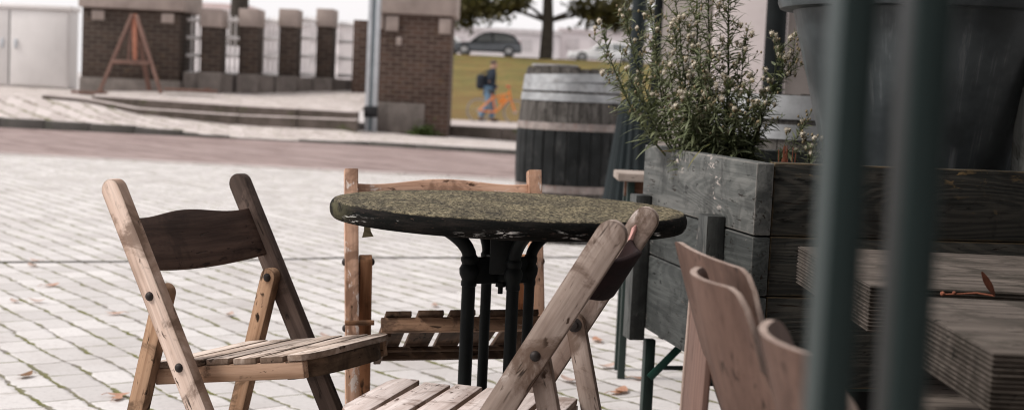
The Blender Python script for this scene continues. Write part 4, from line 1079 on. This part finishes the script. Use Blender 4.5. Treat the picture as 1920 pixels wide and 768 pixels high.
# wooden trestle
ts = thing('wooden_trestle', 'red brown wooden A-frame trestle leaning at the dark brick pier', 'trestle', (-7.05, 26.0, .66))
def bar(parent, name, p0, p1, wd, th, mat, zdir=(0, -1, 0)):
    return obj(name, bx(((Vector(p1) - Vector(p0)).length, wd, th), .004), mat, parent, frame(p0, p1, zdir))
bar(ts, 'leg', (-.56, 0, 0), (-.10, .38, 1.44), .062, .045, M['redwood']); bar(ts, 'leg', (.56, 0, .02), (-.02, .38, 1.42), .062, .045, M['redwood'])
bar(ts, 'crossbar', (-.37, .11, .55), (.30, .11, .56), .075, .03, M['redwood'])
bar(ts, 'centre_board', (.02, .20, .60), (-.07, .40, 1.44), .085, .03, M['orangewood']); bar(ts, 'inner_stay', (-.11, .22, .58), (-.12, .40, 1.40), .045, .03, M['redwood'])
bar(ts, 'rear_leg', (.10, .95, .05), (-.06, .44, 1.40), .08, .05, M['redwood'])
for x, y, z, L, lab in ((-7.72, 25.75, .615, .62, 'short rusty plank at the left foot of the trestle'), (-6.05, 26.45, .735, .95, 'long rusty plank lying right of the trestle')):
    p_ = thing('plank', lab, 'plank', (x, y, z), R(4)); obj('board', bx((L, .16, .05), .004), M['redwood'], p_, T(0, 0, .02)); obj('batten', bx((.09, .2, .03), .004), M['redwood'], p_, T(L * .32, 0, .058))
# steel pole
sp_ = thing('steel_pole', 'pale galvanised H section steel pole with a black band before the gate pier', 'pole', (-2.64, 25.9, .1))
for s, wd in ((-1, .075), (1, .085)): obj('flange', bx((wd, .12, 3.6), .006), M['galv'], sp_, T(s * .07, 0, 1.8))
obj('web', bx((.07, .04, 3.6), .0), M['galv_web'], sp_, T(0, 0, 1.8))
obj('band', bx((.24, .15, .20), .008), M['blackband'], sp_, T(0, 0, .42))
# weed at the pier
random.seed(3)
wb = bmesh.new()
for i in range(420):
    p = Vector((random.gauss(0, .11), random.gauss(0, .06), abs(random.gauss(0, .09)))); blade(wb, p, Vector((random.gauss(0, 1), random.gauss(0, 1), random.uniform(.2, 1.3))), random.uniform(.05, .11), .035, .5)
wt = thing('weed', 'small green weed at the foot of the gate pier', 'plant', (-1.72, 26.40, .09)); obj('foliage', wb, leaf_mat('green weed', (.05, .085, .02), (.10, .14, .04)), wt, smooth=180)

# ------------------------------------------------------------------ person with bicycle
def skin_obj(name, verts, edges, radii, mat, parent, sub=2, mtx=None):
    me = bpy.data.meshes.new(name + '_s'); me.from_pydata(verts, edges, []); o = bpy.data.objects.new('tmp_skin', me); COL.objects.link(o)
    md = o.modifiers.new('k', 'SKIN'); sm = o.modifiers.new('s', 'SUBSURF'); sm.levels = sub; sm.render_levels = sub
    for i, r_ in enumerate(radii): me.skin_vertices[0].data[i].radius = r_ if isinstance(r_, tuple) else (r_, r_)
    me.skin_vertices[0].data[0].use_root = True
    dg = bpy.context.evaluated_depsgraph_get(); dg.update()
    nm = bpy.data.meshes.new_from_object(o.evaluated_get(dg)); bpy.data.objects.remove(o); bpy.data.meshes.remove(me)
    nm.shade_smooth(); nm.materials.clear(); nm.materials.append(mat)
    q = bpy.data.objects.new(name, nm); COL.objects.link(q)
    if parent: q.parent = parent
    if mtx is not None: q.matrix_local = mtx
    return q
PP = (-.80, 40.0, .115)
pe = thing('person', 'person in a dark jacket and blue jeans walking right beside an orange bicycle', 'person', PP)
skin = plain('skin', (.42, .26, .19), .6, .1); navy = plain('dark navy jacket', (.016, .024, .036), .85, .2); jeans = plain('blue jeans', (.15, .25, .36), .85, .2); shoe = plain('brown shoe', (.08, .05, .035), .6); hairm = plain('grey brown hair', (.10, .07, .055), .8)
# joints: x is walking direction
J = dict(pel=(0, 0, .92), ch=(.05, 0, 1.22), nk=(.09, 0, 1.45), hd=(.13, 0, 1.58), tp=(.13, 0, 1.70),
    ls=(.07, .19, 1.40), le=(.06, .25, 1.12), lh=(.24, .18, .93), rs=(.07, -.19, 1.40), re=(.02, -.24, 1.12), rh=(.26, -.22, .95),
    lk=(.14, .10, .50), la=(.10, .10, .09), lt=(.24, .10, .05), lhp=(.01, .10, .88), rhp=(.01, -.10, .88), rk=(.02, -.10, .49), ra=(-.22, -.10, .12), rt=(-.10, -.10, .04))
def sk(name, chain, mat, sub=2):
    ks = []; 
    for e in chain['e']:
        for k in e:
            if k not in ks: ks.append(k)
    if chain['root'] in ks: ks.remove(chain['root']); ks.insert(0, chain['root'])
    return skin_obj(name, [J[k] for k in ks], [(ks.index(a), ks.index(b)) for a, b in chain['e']], [chain['r'][k] for k in ks], mat, pe, sub)
sk('body', dict(root='pel', e=[('pel', 'ch'), ('ch', 'nk'), ('nk', 'hd'), ('hd', 'tp'), ('ch', 'ls'), ('ls', 'le'), ('le', 'lh'), ('ch', 'rs'), ('rs', 're'), ('re', 'rh'), ('pel', 'lhp'), ('lhp', 'lk'), ('lk', 'la'), ('la', 'lt'), ('pel', 'rhp'), ('rhp', 'rk'), ('rk', 'ra'), ('ra', 'rt')],
    r=dict(pel=.13, ch=.14, nk=.06, hd=(.095, .11), tp=.07, ls=.06, le=.045, lh=.04, rs=.06, re=.045, rh=.04, lhp=.09, lk=.06, la=.045, lt=.035, rhp=.09, rk=.06, ra=.045, rt=.035)), skin)
sk('jacket', dict(root='pel', e=[('pel', 'ch'), ('ch', 'nk'), ('ch', 'ls'), ('ls', 'le'), ('ch', 'rs'), ('rs', 're')], r=dict(pel=(.23, .22), ch=(.26, .24), nk=.10, ls=.12, le=.095, rs=.12, re=.095)), navy)
for a, b in (('le', 'lh'), ('re', 'rh')):
    A_, B_ = Vector(J[a]), Vector(J[b]); obj('sleeve', tube([A_, A_.lerp(B_, .85)], [.065, .055], 10), navy, pe, smooth=60)
sk('trousers', dict(root='pel', e=[('pel', 'lhp'), ('lhp', 'lk'), ('lk', 'la'), ('pel', 'rhp'), ('rhp', 'rk'), ('rk', 'ra')], r=dict(pel=.16, lhp=.135, lk=.105, la=.09, rhp=.135, rk=.105, ra=.09)), jeans)
for a, b in (('la', 'lt'), ('ra', 'rt')):
    bm = bmesh.new(); A_, B_ = Vector(J[a]), Vector(J[b]); ball(bm, (A_ + B_) / 2 + Vector((.02, 0, -.015)), .1, 2, (1.5, .5, .5)); obj('shoe', bm, shoe, pe, smooth=180)
bm = bmesh.new(); ball(bm, (.105, 0, 1.655), .105, 2, (.95, .85, .85)); obj('hair', bm, hairm, pe, smooth=180)
bm = bmesh.new(); ball(bm, (.235, 0, 1.58), .02, 1); obj('nose', bm, skin, pe, smooth=180)
bk = thing('shoulder_bag', 'dark bag slung behind the walking person in the jacket', 'bag', (PP[0] - .22, PP[1] - .06, PP[2] + 1.02))
bm = bmesh.new(); box(bm, (0, 0, 0.09), (.26, .34, .42), bevel=.09, seg=4); obj('sack', bm, plain('black bag cloth', (.014, .018, .026), .8), bk, smooth=60)
obj('strap', tube([(-.02, .1, .28), (.15, .12, .42), (.29, .05, .40), (.31, -.05, .2), (.2, -.1, .02)], .018, 6), plain('black strap', (.012, .014, .02), .8), bk, smooth=60)
bi = thing('bicycle', 'orange bicycle with red handlebar pushed by the walking person', 'bicycle', (-.55, 39.72, .10))
orange = plain('orange bicycle paint', (.62, .20, .04), .4, .05); red = plain('red grip', (.55, .06, .04), .5, .05); blk = plain('black tyre', (.03, .03, .03), .8); gtyre = plain('grey bicycle tyre', (.22, .20, .18), .8); chrome2 = plain('bicycle rim', (.45, .45, .45), .35, .05, 8, .6)
for x in (-.50, .52):
    wh = obj('wheel', tube([(x + .03 * math.cos(a), 0, .33 + .03 * math.sin(a)) for a in [2 * math.pi * i / 10 for i in range(11)]], .02, 6), chrome2, bi, smooth=60)
    obj('tyre', tube([(x + .33 * math.cos(a), 0, .33 + .33 * math.sin(a)) for a in [2 * math.pi * i / 32 for i in range(33)]], .014, 6), gtyre, wh, smooth=60)
    rb = tube([(x + .305 * math.cos(a), 0, .33 + .305 * math.sin(a)) for a in [2 * math.pi * i / 32 for i in range(33)]], .010, 6)
    for i in range(14):
        a = 2 * math.pi * i / 14; tube([(x, 0, .33), (x + .3 * math.cos(a), 0, .33 + .3 * math.sin(a))], .0015, 3, rb)
    obj('rim', rb, chrome2, wh, smooth=60)
fb_ = bmesh.new()
for p, q in (((-.14, 0, .80), (-.03, 0, .30)), ((-.03, 0, .30), (.36, 0, .72)), ((-.12, 0, .70), (.34, 0, .84)), ((.33, 0, .95), (.38, 0, .68)), ((-.50, 0, .33), (-.03, 0, .30)), ((-.50, 0, .33), (-.12, 0, .70)), ((.38, 0, .68), (.52, 0, .33))): tube([p, q], .026, 8, fb_)
obj('frame', fb_, orange, bi, smooth=60)
fs = bmesh.new(); box(fs, (.15, 0, .64), (.22, .03, .15), Matrix.Rotation(R(-35), 4, 'Y'), bevel=.03); obj('frame_panel', fs, orange, bi, smooth=60)
obj('handlebar', tube([(.24, -.28, 1.02), (.33, -.2, 1.04), (.34, 0, 1.0), (.33, .2, 1.04), (.24, .28, 1.02)], .022, 8), red, bi, smooth=60)
sdl = bmesh.new(); ball(sdl, (-.16, 0, .87), .12, 2, (1.1, .6, .35)); tube([(-.14, 0, .78), (-.155, 0, .86)], .014, 6, sdl); obj('saddle', sdl, blk, bi, smooth=60)

# ------------------------------------------------------------------ cars on the dike
def car(label, loc, rz, L, Wc, H, paint, glass, flip=1):
    r = thing('parked_car', label, 'car', loc, rz)
    prof_b = [(-.50, .20), (-.50, .36), (-.485, .47), (-.36, .53), (-.22, .575), (.30, .60), (.44, .60), (.49, .56), (.50, .34), (.495, .2)]
    prof_c = [(-.235, .57), (-.10, .87), (-.03, .965), (.10, 1.0), (.28, .97), (.40, .86), (.465, .60)]
    def side(prof, wb, wt, zt, zb):
        bm = bmesh.new(); A = []; B = []
        for x, z in prof:
            wz = wb + (wt - wb) * max(0, min(1, (z - zb) / (zt - zb)))
            A.append(bm.verts.new((x * L, -wz * Wc / 2, z * H))); B.append(bm.verts.new((x * L, wz * Wc / 2, z * H)))
        bm.faces.new(A); bm.faces.new(B[::-1]); n = len(A)
        for i in range(n): bm.faces.new((A[i], B[i], B[(i + 1) % n], A[(i + 1) % n]))
        bmesh.ops.recalc_face_normals(bm, faces=bm.faces[:]); do_bevel(bm, .05, 3, 20); return bm
    obj('body', side(prof_b, 1, .93, .6, .2), paint, r, smooth=50)
    obj('roof', side(prof_c, .93, .72, 1.0, .57), paint, r, smooth=50)
    for s in (-1, 1):
        for pts_ in ([(-.175, .60), (-.07, .86), (.055, .93), (.075, .62)], [(.10, .62), (.085, .93), (.26, .91), (.36, .80), (.395, .63)]):
            bm = bmesh.new(); vs = []
            for x, z in pts_:
                wz = .93 + (.72 - .93) * (z - .57) / .43; vs.append(bm.verts.new((x * L, s * (wz * Wc / 2 + .008), z * H)))
            bm.faces.new(vs); obj('side_window', bm, glass, r, smooth=None)
    bm = bmesh.new(); bm.faces.new([bm.verts.new(c) for c in ((-.232 * L - .012, -.40 * Wc, .60 * H), (-.112 * L - .012, -.36 * Wc, .86 * H), (-.112 * L - .012, .36 * Wc, .86 * H), (-.232 * L - .012, .40 * Wc, .60 * H))]); obj('windscreen', bm, glass, r, smooth=None)
    for x in (-.315, .315):
        for s in (-1, 1):
            wm = Matrix.Translation((x * L, s * Wc * .44, .32)) @ Matrix.Rotation(math.pi / 2, 4, 'X')
            wl = obj('wheel', lathe([(.0001, -.1), (.3, -.1), (.32, -.07), (.32, .07), (.3, .1), (.0001, .1)], 24), blk, r, wm, smooth=40); obj('rim', lathe([(.0001, -.112), (.19, -.108), (.2, -.102), (.2, .102), (.19, .108), (.0001, .112)], 20), chrome2, wl, smooth=40)
    for s in (-1, 1): bm = bmesh.new(); ball(bm, (-.485 * L, s * .36 * Wc, .47 * H), .12, 2, (.5, 1.1, .6)); obj('headlight', bm, plain('headlight glass', (.7, .7, .7), .2, .02), r, smooth=180)
    for s in (-1, 1): bm = bmesh.new(); ball(bm, (.47 * L, s * .40 * Wc, .60 * H), .1, 2, (.4, .6, 1.3)); obj('tail_light', bm, plain('tail light', (.3, .02, .02), .3, .02), r, smooth=180)
    for s in (-1, 1): bm = bmesh.new(); ball(bm, (-.15 * L, s * .52 * Wc, .62 * H), .09, 2, (.6, 1, .7)); obj('wing_mirror', bm, paint, r, smooth=180)
    return r
cg = plain('dark car glass', (.20, .215, .22), .25, .1, 2, 0, spec=.8)
silver = plain('dark silver car paint', (.105, .112, .12), .22, .06, 3, .6, spec=.6); white = plain('white car paint', (.88, .88, .88), .3, .03, 3, 0, spec=.5)
car('dark silver hatchback parked on top of the grass dike', (-1.85, 82.2, 2.90), 0, 4.0, 1.7, 1.42, silver, cg)
car('white car parked on the dike right of the tree trunk', (5.2, 87, 2.92), 0, 4.4, 1.7, 1.30, white, cg)
car('white car half hidden by the gate pier, in front of the silver hatchback', (-5.3, 84.5, 2.90), 0, 4.2, 1.7, 1.25, white, cg)

# ------------------------------------------------------------------ trees on the dike
M['tree_leaf'] = leaf_mat('autumn tree leaf', (.045, .055, .018), (.13, .095, .03)); M['bark'] = plain('dark bark', (.05, .042, .034), .95, .3, 4)
def tree(label, loc, h, tr, crown, nl, leaf):
    r = thing('tree', label, 'tree', loc)
    pts = [(0, 0, -.2), (tr * .1, 0, h * .25), (-.05, 0, h * .5), (.1, 0, h)]
    t = tube(pts, [tr * 1.2, tr, tr * .8, tr * .25], 10)
    for c, rad, _ in crown:
        z0 = max(h * .28, c[2] - 1.5); tube([(0, 0, z0), (c[0] * .5, c[1] * .5, (z0 + c[2]) / 2 + .3), c], [tr * .4, tr * .22, tr * .06], 6, t)
    obj('trunk', t, M['bark'], r, smooth=60)
    bm = bmesh.new(); tot = sum(x[2] for x in crown)
    for c, rad, wgt in crown:
        for _ in range(int(nl * wgt / tot / 5)):
            v = Vector((random.gauss(0, 1), random.gauss(0, 1), random.gauss(0, 1))).normalized() * random.random() ** .45
            cc = Vector(c) + Vector((v.x * rad[0], v.y * rad[1], v.z * rad[2]))
            if mnoise.noise(cc * .9) < -.12: continue
            for _k in range(5):
                p = cc + Vector((random.gauss(0, .2), random.gauss(0, .2), random.gauss(0, .16))); blade(bm, p, Vector((random.gauss(0, 1), random.gauss(0, 1), random.gauss(-.3, .6))), leaf * random.uniform(.7, 1.3), leaf * .75, .4)
    obj('crown', bm, M['tree_leaf'], r, smooth=180)
    return r
random.seed(11)
tree('broad tree with a dark trunk on the dike behind the barrel', (1.52, 80.6, 2.9), 7.5, .33,
    [((-4.2, 0, 2.75), (2.2, 2, 1.2), 3.0), ((-2.2, 0, 3.2), (1.3, 2, .7), .8), ((3.0, 0, 2.9), (2.0, 2, .95), 1.8), ((4.6, 0, 2.7), (1.6, 2, 1.0), 1.4), ((0, 0, 5.6), (5, 4, 2.0), 4)], 7600, .34)
tree('distant tree whose trunk rises behind the parapet pillars', (-12.2, 62, 2.6), 7.0, .38, [((0, 0, 5.2), (3.2, 3, 1.8), 3), ((-1.5, 0, 4.6), (2, 2, 1.0), 1)], 1800, .34)
# low far hedge lines are left to the buildings
# ------------------------------------------------------------------ pale buildings on the far bank
def bldg(label, x0, x1, y, h, colr, roof=None):
    r = thing('far_building', label, 'building', ((x0 + x1) / 2, y, 0)); wd = x1 - x0; h += 2.9
    mt = plain('hazy wall ' + label[:18], colr, .95, .05, .08, jitter=False); obj('wall', bx((wd, 14, h), 0), mt, r, T(0, 0, h / 2))
    obj('roof', bx((wd + .6, 14.6, .7), 0), plain('hazy roof ' + label[:18], roof or tuple(c * .8 for c in colr), .95), r, T(0, 0, h + .352))
    gm = plain('hazy window ' + label[:18], tuple(c * .78 for c in colr), .6); nx = max(3, int(wd / 3.2)); ny = max(2, int(h / 3))
    if nx * ny > 60: nx = 60 // ny
    for i in range(nx):
        for j in range(ny):
            obj('window', bx((wd / nx * .5, .1, h / ny * .5), 0), gm, r, T(-wd / 2 + wd / nx * (i + .5), -7.03, h / ny * (j + .5)))
bldg('long pale pinkish block behind the silver hatchback', -14, 6.0, 220, 6.6, (.80, .74, .74))
bldg('pale block with darker roof right of the dike tree', 6.4, 22, 232, 7.6, (.78, .72, .72), (.56, .50, .50))
bldg('taller pale house with reddish roof behind the parapet grilles', -56, -42, 225, 8.6, (.80, .76, .76), (.62, .50, .48))
bldg('wide pale block seen through the middle grilles', -41, -24, 235, 6.8, (.82, .78, .78))
bldg('low pale house with orange roof seen beside the gate pier', -23, -14.5, 228, 6.0, (.80, .75, .73), (.62, .42, .34))

# ------------------------------------------------------------------ fallen leaves
random.seed(9)
lfm = [leaf_mat('fallen leaf orange', (.52, .26, .17), (.60, .36, .25)), leaf_mat('fallen leaf brown', (.20, .10, .05), (.3, .16, .08)), leaf_mat('fallen leaf pinkish', (.58, .42, .36), (.62, .46, .40))]
spots = [(-2.502, 7.464), (-2.145, 6.614), (-2.047, 6.137), (-2.135, 6.11), (-1.646, 5.913), (-1.208, 4.403), (-1.577, 4.62), (-1.185, 6.018), (-1.20, 4.36), (.333, 6.854), (.379, 5.235), (.231, 4.948), (.384, 4.786), (.13, 8.75), (-.65, 6.569), (-.336, 6.532), (.377, 5.801), (.404, 4.816), (-.72, 5.612), (-2.45, 7.254), (.49, 5.05)]
def leaf_bm(L, wd, curl):
    bm = bmesh.new(); prev = None; n = 8
    for i in range(n + 1):
        t = i / n; hw = wd / 2 * math.sin(math.pi * (.04 + .93 * t)) ** .8 * (1 + .15 * math.sin(t * 25)); z = curl * (t - .5) ** 2 * L * 3 + .003
        row = [bm.verts.new((L * (t - .5), -hw, z + hw * curl * .7)), bm.verts.new((L * (t - .5), 0, z)), bm.verts.new((L * (t - .5), hw, z + hw * curl * .9))]
        if prev:
            for k in range(2): bm.faces.new((prev[k], prev[k + 1], row[k + 1], row[k]))
        prev = row
    tube([(-L * .5, 0, curl * L * .75 + .003), (-L * .75, .004, .004)], .0012, 4, bm)
    return bm
first = {}
for i, (x, y) in enumerate(spots):
    k = (0, 0, 2, 2, 0, 0, 1, 2)[i % 8]
    if k not in first:
        o = obj('fallen_leaf', leaf_bm(.070, .036, .14 + .05 * k), lfm[k], smooth=180); first[k] = o
    else:
        o = first[k].copy(); COL.objects.link(o)
    o.location = (x, y, .003); o.rotation_euler = (0, 0, random.uniform(0, 6.28)); sc = random.uniform(.8, 1.3); o.scale = (sc, sc, sc)
    tag(o, ('small orange fallen leaf lying on the pale paving', 'small dark brown fallen leaf lying on the pale paving', 'small pale pinkish fallen leaf lying on the pale paving')[k], 'leaf', 'fallen leaves scattered on the paving', 'thing')
